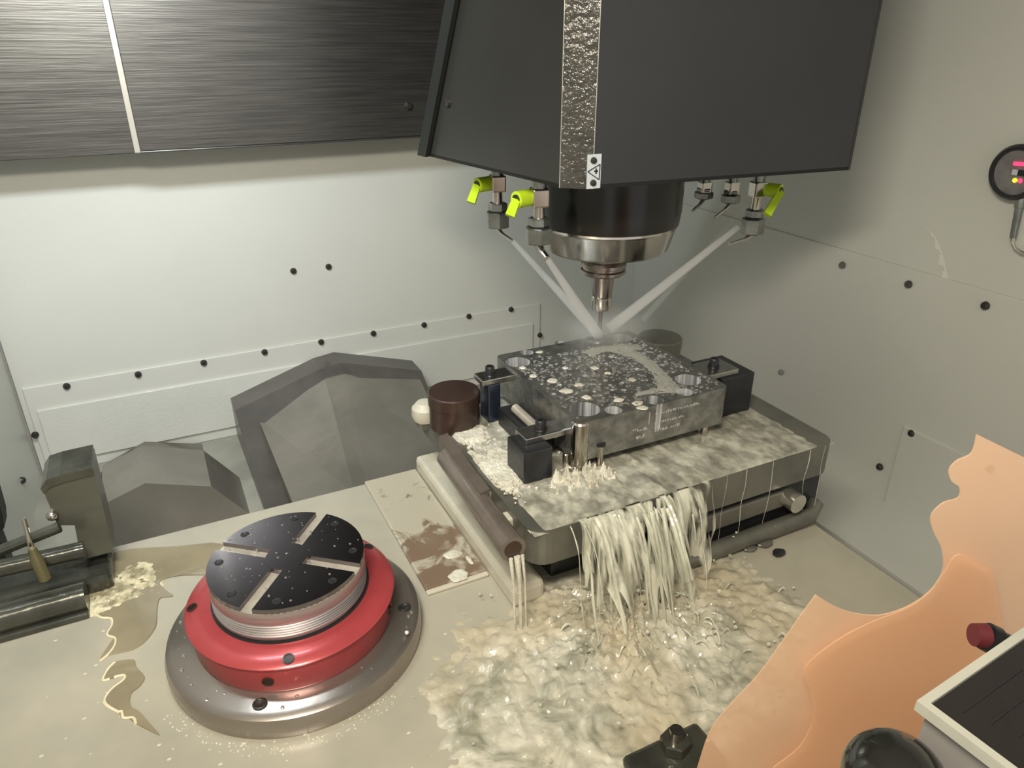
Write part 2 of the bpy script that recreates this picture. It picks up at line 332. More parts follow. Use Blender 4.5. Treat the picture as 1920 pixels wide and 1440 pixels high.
# ------------------------------------------------------------------ way covers behind the table
def wc(pxs, y): return [(ony(*p, y).x, ony(*p, y).z) for p in pxs]
def way_cover(x, y, label, segs):
    o = empty('way_cover', (x, y, 0))
    for nm, mm, pts, y0, y1 in segs: MB().prism([(a, y0, max(0.0, b)) for a, b in pts], (0, y1 - y0, 0)).build(nm, mm, o)
    tag(o, label, 'way cover', 'way covers behind the table'); return o
def feet(pts, l=0.0, r=0.0): return [(pts[0][0] + l, 0.0)] + pts + [(pts[-1][0] + r, 0.0)]
Y1 = 1.33
def hood(tops, y, bots, back, zb0=0.0):
    t_ = [ony(*p, y) for p in tops]; b_ = [onz(*p, zb0) for p in bots]
    mb = MB(); A_ = [mb.bm.verts.new(p) for p in t_ + b_[::-1]]; n = len(t_)
    B_ = [mb.bm.verts.new((p.x, y + back, p.z)) for p in t_] + [mb.bm.verts.new((p.x, y + back, 0.0)) for p in t_][::-1]
    m = 2 * n
    for i in range(n - 1): mb.bm.faces.new((A_[i], A_[i + 1], A_[m - 2 - i], A_[m - 1 - i])); mb.bm.faces.new((B_[i + 1], B_[i], B_[m - 1 - i], B_[m - 2 - i])); mb.bm.faces.new((A_[i], B_[i], B_[i + 1], A_[i + 1])); mb.bm.faces.new((A_[m - 1 - i], A_[m - 2 - i], B_[m - 2 - i], B_[m - 1 - i]))
    mb.bm.faces.new((A_[0], A_[m - 1], B_[m - 1], B_[0])); mb.bm.faces.new((A_[n - 1], B_[n - 1], B_[n], A_[n]))
    return mb
o = empty('way_cover', (0.27, 1.2, 0))
hood(((440, 770), (600, 692), (640, 680), (790, 695)), Y1, ((505, 985), (660, 900), (690, 890), (850, 850)), 0.06).build('rim', M_wayd, o)
hood(((484, 784), (610, 712), (646, 702), (788, 712)), Y1 - 0.025, ((566, 985), (665, 925), (695, 915), (862, 870)), 0.05, 0.03).build('front_plate', M_way, o)
tag(o, 'large dark steel peaked way cover behind the base plate', 'way cover', 'way covers behind the table')
Y2 = 1.10
fr0 = wc(((190, 948), (272, 906), (396, 912)), Y2)
rim2 = wc(((178, 897), (263, 849), (386, 861)), Y2 + 0.13)
way_cover(-0.06, Y2, 'smaller dark peaked way cover behind the grey upright vise jaw', [('front_cover', M_way, feet(fr0, -0.005, 0.05), Y2, Y2 + 0.128), ('rim', M_wayd, feet(rim2, -0.005, 0.04), Y2 + 0.128, Y2 + 0.140), ('cover', M_way, feet([(a, b - 0.06) for a, b in rim2]), Y2 + 0.140, YB - 0.011)])

# ------------------------------------------------------------------ spindle head
ZH, ZTOP = 0.58, 1.29
hd = empty('spindle_head', (0.55, 0.82, ZH))
pA = onz(1050, 352, ZH); pB = onz(1110, 354, ZH); pC = onz(792, 290, ZH); pR = onz(1480, 327, ZH)
dirF = (pR - pB).normalized(); pR = pB + dirF * 0.345
backR = pR + Vector((0.03, 0.42, 0)); backL = pC + Vector((0.0, 0.06, 0))
nL = (pC - pA).cross(Vector((0, 0, 1))).normalized()
tC = onp(846, 0, pA, nL)                        # the side cover leans: its rear edge runs up and forward
slope = (tC - pC) / (tC.z - pC.z); midC = pC + slope * 0.34; topC = Vector((midC.x, midC.y, ZTOP))
up = Vector((0, 0, ZTOP - ZH))
def slab(pts, thick, n):
    return MB().prism(pts, n * thick)
nin = Vector((-nL.x, -nL.y, 0)); nin = nin if nin.x > 0 else -nin
slab([pA, pC, midC, topC, pA + up], 0.004, nin).build('side_cover', M_head, hd)
nf = Vector((-dirF.y, dirF.x, 0)); nf = nf if nf.y > 0 else -nf
slab([pB, pR, pR + up, pB + up], 0.004, nf).build('front_cover', M_headf, hd)
nc = Vector((-(pB - pA).y, (pB - pA).x, 0)).normalized(); nc = nc if nc.y > 0 else -nc
slab([pA - nc * 0.0019, pB - nc * 0.0019, pB - nc * 0.0019 + up, pA - nc * 0.0019 + up], 0.004, nc).build('corner_strip', M_strip, hd)
for q, hgt in ((pA, 0), (pB, 0)):
    MB().tube([q - nc * 0.001, q - nc * 0.001 + up], 0.0009, 8).build('strip_edge', M_trim, hd)
slab([pR, backR, Vector((backR.x, midC.y, midC.z)), Vector((backR.x, midC.y, ZTOP)), pR + up], 0.004, Vector((-1, 0, 0))).build('side_cover', M_head, hd)
midR = Vector((backR.x, midC.y, midC.z)); off_ = Vector((0.006, 0, 0))
slab([backR, pC + off_, midC + off_, midR], 0.004, Vector((0, -1, 0))).build('rear_cover', M_head, hd)
slab([midR, midC + off_, topC + off_, Vector((midR.x, midR.y, ZTOP))], 0.004, Vector((0, -1, 0))).build('rear_cover', M_head, hd)
MB().prism([pA, pB, pR, backR, pC], (0, 0, 0.004)).build('bottom_plate', M_head, hd)
# dark seal between shutter and head
e0, e1 = pC, midC; away = (pC - pA).normalized()
MB().prism([e0 - nin * 0.002, e0 - nin * 0.002 - away * 0.022, e1 - nin * 0.002 - away * 0.022, e1 - nin * 0.002], away * 0.0 + -nin * 0.006).build('rubber_seal', M_rubber, hd)
pS = onp(842, 192, pA, nL)
MB().lathe([(0, 0), (0.006, 0), (0.005, 0.004), (0, 0.005)], 10, Matrix.Translation(pS) @ (-nin).to_track_quat('Z', 'Y').to_matrix().to_4x4()).build('bolt', M_screw, hd)
# label plate with triangle and cross
def fr(x, y, off=0.0): return onp(x, y, pB - nf * (off + 0.0005), nf)
lp = MB().prism([fr(1101, 290), fr(1127, 288), fr(1124, 352), fr(1099, 354)], -nf * 0.0015).build('label_plate', M_silver, hd)
for x, y in ((1113, 301), (1112, 343)):
    c = fr(x, y, 0.0015)
    MB().lathe([(0, 0), (0.0036, 0), (0.003, 0.0022), (0, 0.003)], 10, Matrix.Translation(c) @ (-nf).to_track_quat('Z', 'Y').to_matrix().to_4x4()).build('screw', M_screw, lp, smooth=True)
def stroke(a, b, wd, par, m=M_ink):
    a, b = Vector(a), Vector(b); t = (b - a).normalized(); s = t.cross(nf).normalized() * wd
    MB().prism([a - s, b - s, b + s, a + s], -nf * 0.0006).build('mark', m, par)
T = [fr(1102, 322, .0015), fr(1125, 308, .0015), fr(1123, 337, .0015)]
for i in range(3): stroke(T[i], T[(i + 1) % 3], 0.00042, lp)
stroke(fr(1114, 321, .0015), fr(1121, 320.6, .0015), 0.0007, lp); stroke(fr(1117.7, 316, .0015), fr(1117.4, 326, .0015), 0.0007, lp)
# spindle housing and nose
SX, SY = 0.549, 0.821
MB().lathe([(0.0, ZH + 0.004), (0.099, ZH + 0.004), (0.099, 0.520), (0.097, 0.502), (0.0, 0.502)], 64, c=(SX, SY, 0)).build('spindle_housing', M_blackm, hd, smooth=True)
MB().lathe([(0.0, 0.502), (0.0945, 0.502), (0.0955, 0.4985), (0.0935, 0.496), (0.086, 0.4685), (0.083, 0.4655), (0.0, 0.4655)], 64, c=(SX, SY, 0)).build('spindle_nose', M_chrome, hd, smooth=True)
tag(hd, 'dark grey spindle head with wet corner strip above the drilled plate', 'spindle head')

th = empty('tool_holder', (SX, SY, 0.336))
MB().lathe([(0.0, 0.4655), (0.022, 0.4655), (0.022, 0.447), (0.030, 0.4465), (0.0318, 0.444), (0.0318, 0.4395), (0.0285, 0.438), (0.0285, 0.4355), (0.0312, 0.434), (0.0312, 0.430), (0.028, 0.4275), (0.0, 0.4275)], 40, c=(SX, SY, 0)).build('flange', M_holder, th, smooth=True)
MB().lathe([(0.0, 0.428), (0.0165, 0.428), (0.0155, 0.416), (0.0148, 0.402), (0.0138, 0.396), (0.0, 0.396)], 32, c=(SX, SY, 0)).build('holder_body', M_holder, th, smooth=True)
MB().lathe([(0.0, 0.396), (0.0132, 0.396), (0.0147, 0.394), (0.0147, 0.379), (0.0132, 0.3755), (0.0, 0.3755)], 32, c=(SX, SY, 0)).build('collet_nut', M_chrome, th, smooth=True)
MB().lathe([(0.0, 0.376), (0.003, 0.376), (0.003, 0.3375), (0.0015, 0.3365), (0.0, 0.3365)], 12, c=(SX, SY, 0)).build('cutter', M_holder, th, smooth=True)
tag(th, 'steel tool holder with slim cutter below the spindle nose', 'tool holder')

# ------------------------------------------------------------------ coolant nozzles, jets
TIP = Vector((SX, SY, PT))
def hexa(mb, c, r, z0, z1, rot=0.0):
    mb.lathe([(0, z0), (r * 0.9, z0), (r, z0 + 0.0015), (r, z1 - 0.0015), (r * 0.9, z1), (0, z1)], 6, Matrix.Translation(c) @ Matrix.Rotation(rot, 4, 'Z'))
def nozzle(name, pxt, d, ytop, ynut, ybot, tip, lever, label, sc=1.0, pipe_r=0.0022):
    """pxt column of the fitting, d its distance; pixel rows of valve top, nut top, nut bottom; tip pixel of the pipe"""
    c = at(pxt, ynut, d); xy = Vector((c.x, c.y, 0))
    def zrow(y): 
        lo, hi = 0.2, 0.9
        for _ in range(50):
            m_ = (lo + hi) / 2; v = Vector((c.x, c.y, m_)) - CAM
            if 720 + FPX * v.dot(DN) / v.dot(FW) > y: lo = m_
            else: hi = m_
        return m_
    zt, zn, zb_ = zrow(ytop), zrow(ynut), zrow(ybot)
    o = empty(name, (c.x, c.y, zb_))
    MB().lathe([(0, zt - 0.006), (0.0085 * sc, zt - 0.006), (0.0085 * sc, ZH), (0, ZH)], 16, c=(c.x, c.y, 0)).build('stem', M_nut, o, smooth=True)
    MB().box((-0.010 * sc, -0.010 * sc, zt - 0.022 * sc), (0.010 * sc, 0.010 * sc, zt), 0.002, Matrix.Translation(xy) @ Matrix.Rotation(-YAW * 0.4, 4, 'Z')).build('valve_body', M_chrome, o)
    MB().lathe([(0, zn - 0.002), (0.0072 * sc, zn - 0.002), (0.0066 * sc, (zn + zt) / 2 - 0.006), (0.0078 * sc, zt - 0.018 * sc), (0, zt - 0.018 * sc)], 18, c=(c.x, c.y, 0)).build('neck', M_chrome, o, smooth=True)
    mb = MB(); zm = zn + (zb_ - zn) * 0.36; hexa(mb, xy, 0.0135 * sc, zm + 0.001, zn, 0.5); mb.build('nut', M_nut, o)
    mb = MB(); hexa(mb, xy, 0.0165 * sc, zb_, zm, 0.25); mb.build('nut', M_nut, o)
    t = at(*tip); j = Vector((c.x, c.y, zb_ - 0.002)); mid = j.lerp(t, 0.35) + Vector((0, 0, -0.002))
    MB().tube([Vector((c.x, c.y, zb_ + 0.004)), j, mid, t], [pipe_r * 1.5, pipe_r * 1.5, pipe_r * 1.15, pipe_r], 12).build('pipe', M_chrome, o, smooth=True)
    if lever:
        s, (lx, ly) = lever
        side = RT * s; ctr = Vector((c.x, c.y, zt - 0.011 * sc)) + side * 0.0
        a = ctr + side * 0.009 * sc; b_ = ctr + side * 0.027 * sc - Vector((math.sin(YAW), math.cos(YAW), 0)) * 0.016
        bdir = (b_ - a).normalized(); mb = MB().tube([a, b_], 0.0098 * sc, 18); lv = mb.build('lever', M_lime, o, smooth=True)
        tail = at(lx, ly, (b_ - CAM).dot(FW) - 0.008)
        dr = (tail - b_).normalized(); 
        q = dr.cross(FW).normalized() * 0.0054 * sc; f2 = FW * 0.004
        MB().prism([b_ - q * 0.9 - f2, b_ + q * 0.9 - f2, tail + q * 1.15 - f2, tail - q * 0.9 - f2], FW * 0.009).build('lever_tail', M_lime, lv)
        e = b_ + side * 0.0006 - FW * 0.0002
        MB().lathe([(0, 0), (0.0062 * sc, 0), (0.0062 * sc, 0.0012), (0, 0.0012)], 16, Matrix.Translation(b_ + bdir * 0.0001) @ bdir.to_track_quat('Z', 'Y').to_matrix().to_4x4()).build('lever_bore', M_gauge, lv)
        MB().tube([ctr, a], 0.0065 * sc, 12).build('lever_shaft', M_screw, o)
    tag(o, label, 'coolant nozzle', 'coolant nozzles under the spindle head'); return o, t
n1, t1 = nozzle('coolant_nozzle', 933, 1.00, 328, 380, 426, (961, 452, 0.985), (-1, (882, 380)), 'coolant nozzle with lime lever, farthest left under the spindle head')
n2, t2 = nozzle('coolant_nozzle', 1010, 0.87, 352, 408, 456, (1026, 485, 0.875), (-1, (955, 405)), 'coolant nozzle with lime lever beside the black spindle housing', 1.0, 0.004)
n3, t3 = nozzle('coolant_nozzle', 1416, 1.00, 340, 392, 438, (1368, 458, 0.98), (1, (1437, 402)), 'coolant nozzle with lime lever, rightmost under the spindle head', 0.95)
n4, t4 = nozzle('coolant_nozzle', 1321, 1.08, 340, 352, 372, (1298, 396, 1.07), None, 'dim lever-less coolant nozzle close behind the spindle housing', 0.85)
n5, t5 = nozzle('coolant_nozzle', 1372, 1.08, 340, 356, 380, (1340, 408, 1.07), None, 'dim lever-less coolant nozzle between two other nozzles at the back', 0.85)
def jet(start, end, r0, r1, m, label):
    a, b_ = Vector(start), Vector(end)
    pts = [a.lerp(b_, i / 8) for i in range(9)]
    o = MB().tube(pts, [r0 + (r1 - r0) * i / 8 for i in range(9)], 14).build('coolant_jet', m)
    tag(o, label, 'coolant jet', 'coolant jets aimed at the cutter'); return o
jet(t1, TIP + Vector((-0.004, 0.0, 0.002)), 0.0032, 0.0075, M_jet, 'white coolant jet from the leftmost lime valve nozzle')
jet(t2, TIP + Vector((-0.006, -0.006, 0.002)), 0.0038, 0.0080, M_jet, 'white coolant jet nearest the black spindle housing')
t3b = at(1385, 425, 1.005)
jet(t3b, TIP + Vector((0.016, 0.0, 0.006)), 0.0042, 0.0085, M_jet, 'white coolant jet slanting in from the nozzle on the right')
jet(at(1400, 385, 1.05), at(1205, 600, 1.03), 0.0018, 0.005, M_jetthin, 'faint thin coolant stream beside the right white jet')
def mist(name, c, r, dens, label, sc=(1, 1, 1)):
    m = spray(name + '_spray', dens, 1.0)
    o = MB().ball((0, 0, 0), 1.0, 3).build(name, m); o.location = c; o.scale = (r * sc[0], r * sc[1], r * sc[2])
    tag(o, label, 'mist', kind='stuff'); return o
mist('spray_mist', TIP + Vector((0.012, 0.0, 0.008)), 0.07, 26.0, 'white spray mist where the jets meet on the plate', (1.25, 1, 0.5))
mist('spray_mist', Vector((0.84, 0.74, 0.32)), 0.25, 2.4, 'thin drifting mist over the right end of the fixture', (1, 1, 0.75))

# ------------------------------------------------------------------ drilled aluminium plate
PX0, PX1, PY0, PY1 = 0.381, 0.597, 0.602, 0.818
wp = empty('drilled_plate', ((PX0 + PX1) / 2, (PY0 + PY1) / 2, PB))
holes = []
def hole(px_, py_, r, depth=None):
    c = onz(px_, py_, PT); holes.append((c.x, c.y, r, depth))
for a in ((971, 679, .0165), (1096, 767, .0180), (1290, 712, .0165), (1163, 634, .0165), (988, 661, .0090), (1150, 769, .0102), (1283, 735, .0105), (1110, 634, .0085), (1226, 750, .0120), (1050, 643, .0080), (1240, 668, .006)): hole(*a)
small = []
for _ in range(900):
    x = rnd.uniform(PX0 + 0.012, PX1 - 0.012); y = rnd.uniform(PY0 + 0.01, PY1 - 0.02); r = rnd.choice((.0022, .0028, .0034, .0042))
    if len(small) < 95 and all((x - h[0]) ** 2 + (y - h[1]) ** 2 > (r + h[2] + 0.004) ** 2 for h in holes + small): small.append((x, y, r, 0.01))
holes += small
bm = bmesh.new(); edges = []
cr = 0.008; outer = []
for cx, cy, a0 in ((PX1 - cr, PY1 - cr, 0), (PX0 + cr, PY1 - cr, 90), (PX0 + cr, PY0 + cr, 180), (PX1 - cr, PY0 + cr, 270)):
    for k_ in range(5): a = R(a0 + 22.5 * k_); outer.append((cx + cr * math.cos(a), cy + cr * math.sin(a)))
def loop(pts, z):
    vv = [bm.verts.new((x, y, z)) for x, y in pts]
    return vv, [bm.edges.new((vv[i], vv[(i + 1) % len(vv)])) for i in range(len(vv))]
ov, oe = loop(outer, PT); edges += oe
hv = []
for x, y, r, dp in holes:
    n = 28 if r > 0.006 else 10
    v_, e_ = loop([(x + r * math.cos(2 * math.pi * i / n), y + r * math.sin(2 * math.pi * i / n)) for i in range(n)], PT); edges += e_; hv.append(v_)
bmesh.ops.triangle_fill(bm, use_beauty=True, use_dissolve=False, edges=edges)
topf = list(bm.faces)
def inhole(f):
    c = f.calc_center_median(); return any((c.x - h[0]) ** 2 + (c.y - h[1]) ** 2 < (h[2] * 0.98) ** 2 and all((v.co.x - h[0]) ** 2 + (v.co.y - h[1]) ** 2 < (h[2] * 1.02) ** 2 for v in f.verts) for h in holes)
bmesh.ops.delete(bm, geom=[f for f in topf if inhole(f)], context='FACES_ONLY')
o = MB(); o.bm = bm
lowv = [bm.verts.new((v.co.x, v.co.y, PB)) for v in ov]
for i in range(len(ov)): bm.faces.new((ov[i], ov[(i + 1) % len(ov)], lowv[(i + 1) % len(ov)], lowv[i]))
bm.faces.new(lowv)
body = o.build('plate_body', M_alu, wp)
for (x, y, r, dp), v_ in zip(holes, hv):
    if r < 0.006: continue
    dep = 0.034
    n = 28
    mb = MB(); ra = [mb.bm.verts.new((x + r * math.cos(2 * math.pi * i / n), y + r * math.sin(2 * math.pi * i / n), PT)) for i in range(n)]
    rb = [mb.bm.verts.new((v.co.x, v.co.y, PT - dep)) for v in ra]
    for i in range(n): mb.bm.faces.new((ra[i], rb[i], rb[(i + 1) % n], ra[(i + 1) % n]))
    mb.bm.faces.new(rb); mb.build('bore', M_bore, wp, smooth=True)
mb = MB()
for x, y, r, dp in small:
    n = 10
    ra = [mb.bm.verts.new((x + r * math.cos(2 * math.pi * i / n), y + r * math.sin(2 * math.pi * i / n), PT)) for i in range(n)]
    rb = [mb.bm.verts.new((v.co.x, v.co.y, PT - 0.009)) for v in ra]
    for i in range(n): mb.bm.faces.new((ra[i], rb[i], rb[(i + 1) % n], ra[(i + 1) % n]))
    mb.bm.faces.new(rb)
mb.build('small_holes', M_bore, wp, kind='stuff')
# engraved rows on the front face (illegible)
mb = MB(); yf = PY0 - 0.0003
def eng(x, z, w_, h_): mb.box((x, yf - 0.0004, z), (x + w_, yf + 0.001, z + h_))
eng(0.478, PB + 0.026, 0.0008, 0.016)
for row, (xa, xb, z) in enumerate(((0.487, 0.515, PB + 0.036), (0.520, 0.552, PB + 0.036), (0.487, 0.530, PB + 0.024), (0.456, 0.464, PB + 0.022), (0.462, 0.476, PB + 0.020), (0.488, 0.508, PB + 0.013), (0.512, 0.526, PB + 0.013), (0.462, 0.474, PB + 0.010))):
    x = xa
    while x < xb:
        eng(x, z + rnd.uniform(0, .001), rnd.uniform(.0006, .0024), rnd.uniform(.0008, .0036)); x += rnd.uniform(.002, .0036)
mb.build('engraving', M_mark, wp, kind='stuff')
# bright corner edge and foam lines on the plate
tag(wp, 'square aluminium plate full of drilled holes under the cutter', 'workpiece')
# droplets and froth beads lying on the plate
mb = MB()
for _ in range(800):
    x = rnd.uniform(PX0 + 0.006, PX1 - 0.006); y = rnd.uniform(PY0 + 0.005, PY1 - 0.03)
    if any((x - h[0]) ** 2 + (y - h[1]) ** 2 < (h[2] + 0.002) ** 2 for h in holes[:11]): continue
    r = rnd.choice((.0012, .0016, .002, .0028)); mb.ball((x, y, PT), r, 1, (1, 1, 0.6))
d = mb.build('coolant_droplets', M_drop, smooth=True); tag(d, 'shiny coolant droplets beaded over the drilled plate', 'droplets', kind='stuff')
def blob(mb, cx, cy, z, rx, ry, h, seed, n=22, rot=0.0):
    top = mb.bm.verts.new((cx, cy, z + h)); rings = []
    for f, hh in ((0.6, h * 0.9), (0.88, h * 0.6), (1.0, 0.0)):
        ring = []
        for i in range(n):
            a = 2 * math.pi * i / n; wob = 1 + 0.35 * noise.noise((math.cos(a) * 1.3 + seed, math.sin(a) * 1.3, seed * 0.7))
            lx, ly = rx * f * wob * math.cos(a), ry * f * wob * math.sin(a)
            ring.append(mb.bm.verts.new((cx + lx * math.cos(rot) - ly * math.sin(rot), cy + lx * math.sin(rot) + ly * math.cos(rot), z + hh)))
        rings.append(ring)
    for i in range(n): mb.bm.faces.new((top, rings[0][i], rings[0][(i + 1) % n]))
    for a, b_ in zip(rings, rings[1:]):
        for i in range(n): mb.bm.faces.new((a[i], b_[i], b_[(i + 1) % n], a[(i + 1) % n]))
mb = MB()
for x, y, rx, ry in ((1085, 722, 7, 4), (1115, 690, 6, 4), (1035, 714, 8, 5), (1100, 745, 7, 4), (1060, 690, 5, 3), (1160, 750, 8, 4), (1195, 756, 9, 4), (1000, 705, 6, 4), (1140, 700, 5, 3), (980, 690, 5, 3), (1185, 712, 6, 4), (1062, 733, 10, 6), (1205, 765, 8, 4), (1012, 660, 6, 3)):
    c = onz(x, y, PT); blob(mb, c.x, c.y, PT, rx * .00085, ry * .0013, .0012, x * 0.1)
d = mb.build('froth_spots', M_foam, smooth=True); tag(d, 'cream froth spots floating on the drilled plate', 'foam', kind='stuff')
# coolant sheet running over the back and right of the plate
def ribbon(mb, pts, widths, z, h, seed):
    n = len(pts); L_, R_, C_ = [], [], []
    for i, p_ in enumerate(pts):
        t = (Vector(pts[min(i + 1, n - 1)]) - Vector(pts[max(i - 1, 0)])); t.z = 0; t.normalize(); s = Vector((-t.y, t.x, 0)); wd = widths[i]
        w1 = wd * (1 + 0.4 * noise.noise((i * 0.9, seed, 0))); w2 = wd * (1 + 0.4 * noise.noise((i * 0.9, seed, 5)))
        L_.append(mb.bm.verts.new(Vector(p_) + s * w1)); R_.append(mb.bm.verts.new(Vector(p_) - s * w2)); C_.append(mb.bm.verts.new(Vector(p_) + Vector((0, 0, h))))
    for i in range(n - 1):
        mb.bm.faces.new((L_[i], L_[i + 1], C_[i + 1], C_[i])); mb.bm.faces.new((C_[i], C_[i + 1], R_[i + 1], R_[i]))
def dense(pts, k=5):
    out = []
    for i in range(len(pts) - 1):
        for j in range(k): out.append(Vector(pts[i]).lerp(Vector(pts[i + 1]), j / k))
    out.append(Vector(pts[-1])); return out
mb = MB()
P3 = dense([onz(x, y, PT + 0.0003) for x, y in ((1150, 650), (1185, 663), (1215, 680), (1236, 700), (1250, 720), (1258, 738))], 6)
ribbon(mb, P3, [0.016 - 0.009 * math.sin(i / len(P3) * 3.1) + 0.002 for i in range(len(P3))], PT, 0.0012, 1)
P4 = dense([onz(x, y, PT + 0.0003) for x, y in ((1258, 730), (1225, 733), (1200, 738), (1190, 742))], 6)
ribbon(mb, P4, [0.008 - 0.006 * i / len(P4) for i in range(len(P4))], PT, 0.0012, 2)
P5 = dense([onz(x, y, PT + 0.0003) for x, y in ((1100, 665), (1125, 655), (1160, 652), (1200, 650))], 6)
ribbon(mb, P5, [0.010 for i in range(len(P5))], PT, 0.0012, 3)
d = mb.build('coolant_film', M_milk, smooth=True); tag(d, 'milky coolant film running across the drilled plate', 'coolant', kind='stuff')

# ------------------------------------------------------------------ fixture block
fx = empty('fixture_block', (0.49, 0.69, TZ))
FX0, FX1, FY0, FY1 = 0.283, 0.712, 0.522, 0.87
def rrect(x0, x1, y0, y1, r, z, n=5):
    o_ = []
    for cx, cy, a0 in ((x1 - r, y1 - r, 0), (x0 + r, y1 - r, 90), (x0 + r, y0 + r, 180), (x1 - r, y0 + r, 270)):
        for k_ in range(n + 1): a = R(a0 + 90 * k_ / n); o_.append((cx + r * math.cos(a), cy + r * math.sin(a), z))
    return o_
MB().prism(rrect(FX0, FX1, FY0, FY1, 0.022, 0.228), (0, 0, FIXZ - 0.228)).build('top_slab', M_fix, fx)
MB().box((FX0 + 0.05, FY0 + 0.05, TZ), (FX1 - 0.012, FY1 - 0.01, 0.229), 0.004).build('body', M_dark, fx)
MB().box((0.272, 0.545, TZ), (0.312, 0.86, 0.186), 0.006).build('side_ledge', M_ledge, fx)
MB().box((0.44, FY0 + 0.010, TZ), (FX1 - 0.004, FY0 + 0.055, 0.225), 0.003).build('front_cheek', M_dark, fx)
sp = MB().box((0.500, FY0 + 0.004, 0.192), (0.640, FY0 + 0.012, 0.216), 0.002).build('slot_plate', M_fix, fx)
MB().tube([(0.645, FY0 - 0.014, 0.206), (0.645, FY0 + 0.02, 0.206)], 0.0125, 20).build('end_pin', M_trim, fx, smooth=True)
MB().tube([(0.43, FY0 - 0.002, 0.176), (0.44, FY0 - 0.006, 0.173), (0.68, FY0 - 0.006, 0.173), (0.70, FY0 + 0.005, 0.178)], 0.0105, 14).build('front_rail', M_fix, fx, smooth=True)
# drain tube and flat bar along the left side
ta = onz(838, 858, 0.262); tz = onz(962, 1030, 0.262)
dpts = [ta + Vector((0.022, 0.004, -0.002)), ta + Vector((0.008, 0.004, 0)), ta, ta.lerp(tz, 0.5), tz]
tubeo = MB().tube(dpts, [0.0115, 0.0125, 0.0125, 0.0130, 0.0140], 20).build('drain_tube', M_tubem, fx, smooth=True)
dt = (tz - ta).normalized()
MB().lathe([(0, 0), (0.0095, 0), (0.0095, 0.0006), (0, 0.0006)], 16, Matrix.Translation(tz) @ dt.to_track_quat('Z', 'Y').to_matrix().to_4x4()).build('tube_mouth', M_brown, tubeo)
fa, fb = onz(822, 818, FIXZ + 0.008), onz(900, 925, FIXZ + 0.008)
s_ = Vector((0.013, 0.003, 0))
MB().prism([fa, fb, fb + s_, fa + s_], (0, 0, -0.022)).build('flat_bar', M_tubem, fx)
for tt in (0.1, 0.55, 0.9):
    c = ta.lerp(tz, tt * 0.8); MB().box((c.x, c.y - 0.008, 0.246), (c.x + 0.034, c.y + 0.008, 0.262), 0.002).build('spacer', M_ledge if tt > 0.3 else M_brown, fx)
tag(fx, 'coolant washed fixture block with drain tube under the drilled plate', 'fixture')

# brown caps
def cap(px_, c, r, ztop, label, m=M_brown):
    o_ = empty('brown_cap', (c[0], c[1], FIXZ))
    MB().lathe([(0, FIXZ), (r * 0.97, FIXZ), (r * 0.97, ztop - 0.016), (0, ztop - 0.016)], 40, c=(c[0], c[1], 0)).build('body', m, o_, smooth=True)
    MB().lathe([(0, ztop - 0.0165), (r, ztop - 0.0165), (r, ztop - 0.0015), (r * 0.96, ztop), (0, ztop)], 40, c=(c[0], c[1], 0)).build('cap_top', m, o_, smooth=True)
    tag(o_, label, 'cap', 'brown caps at the back of the fixture'); return o_
cap(0, (0.303, 0.777), 0.0335, 0.318, 'round brown metal cap left of the clamps')
M_cap2 = M_fix
cap(0, (0.668, 0.832), 0.034, 0.308, 'round greyish cap behind the right corner of the drilled plate', M_cap2)

pg = ony(792, 772, 0.835); o_ = empty('pale_plug', (pg.x, pg.y, FIXZ - 0.02))
MB().lathe([(0, -0.012), (0.016, -0.012), (0.019, -0.004), (0.018, 0.006), (0.011, 0.014), (0, 0.016)], 24, Matrix.Translation((pg.x + 0.004, pg.y, pg.z))).build('dome', M_ledge, o_, smooth=True)
MB().box((pg.x - 0.008, pg.y - 0.012, 0.243), (FX0 + 0.004, pg.y + 0.012, pg.z - 0.011), 0.002).build('bracket', M_fix, o_)
tag(o_, 'pale domed plug behind the brown cap', 'plug')
# clamps
def clamp(name, y0, y1, x0, x1, z0, z1, boltx, label, post, side=1):
    o_ = empty(name, ((x0 + x1) / 2, (y0 + y1) / 2, FIXZ))
    MB().box((x0, y0, z0), (x1, y1, z1), 0.0015).build('strap', M_alus, o_)
    b_ = (boltx, (y0 + y1) / 2, z1)
    MB().lathe([(0, 0), (0.0075, 0), (0.0078, 0.002), (0.0, 0.002)], 20, c=b_).build('washer', M_dark, o_)
    MB().lathe([(0, 0.002), (0.0062, 0.002), (0.0062, 0.0105), (0.0052, 0.012), (0.003, 0.012), (0.003, 0.008), (0, 0.008)], 20, c=b_).build('bolt', M_dark, o_, smooth=True)
    MB().box(post[0], post[1], 0.002).build('riser', post[2], o_)
    tag(o_, label, 'clamp', 'strap clamps holding the plate'); return o_
c1 = onz(905, 705, 0.335); c2 = onz(1010, 785, 0.322)
clamp('strap_clamp', 0.757, 0.785, 0.334, 0.383, 0.325, 0.333, 0.351, 'strap clamp beside the brown cap on a blued riser', ((0.342, 0.757, FIXZ), (0.360, 0.785, 0.3255), M_blue))
clamp('strap_clamp', 0.622, 0.650, 0.326, 0.383, 0.312, 0.320, 0.352, 'strap clamp at the front corner of the plate on a dark block', ((0.316, 0.606, FIXZ), (0.352, 0.650, 0.3125), M_dark))
clamp('strap_clamp', 0.640, 0.680, 0.598, 0.648, 0.327, 0.335, 0.622, 'dark strap clamp at the right edge of the drilled plate', ((0.618, 0.635, FIXZ), (0.672, 0.70, 0.3275), M_dark))
rod = empty('guide_rod', (0.366, 0.70, FIXZ))
MB().box((0.352, 0.655, FIXZ), (0.380, 0.75, 0.296), 0.002).build('rail', M_dark, rod)
MB().tube([(0.366, 0.664, 0.301), (0.366, 0.728, 0.301)], 0.006, 14).build('rod', M_slot, rod, smooth=True)
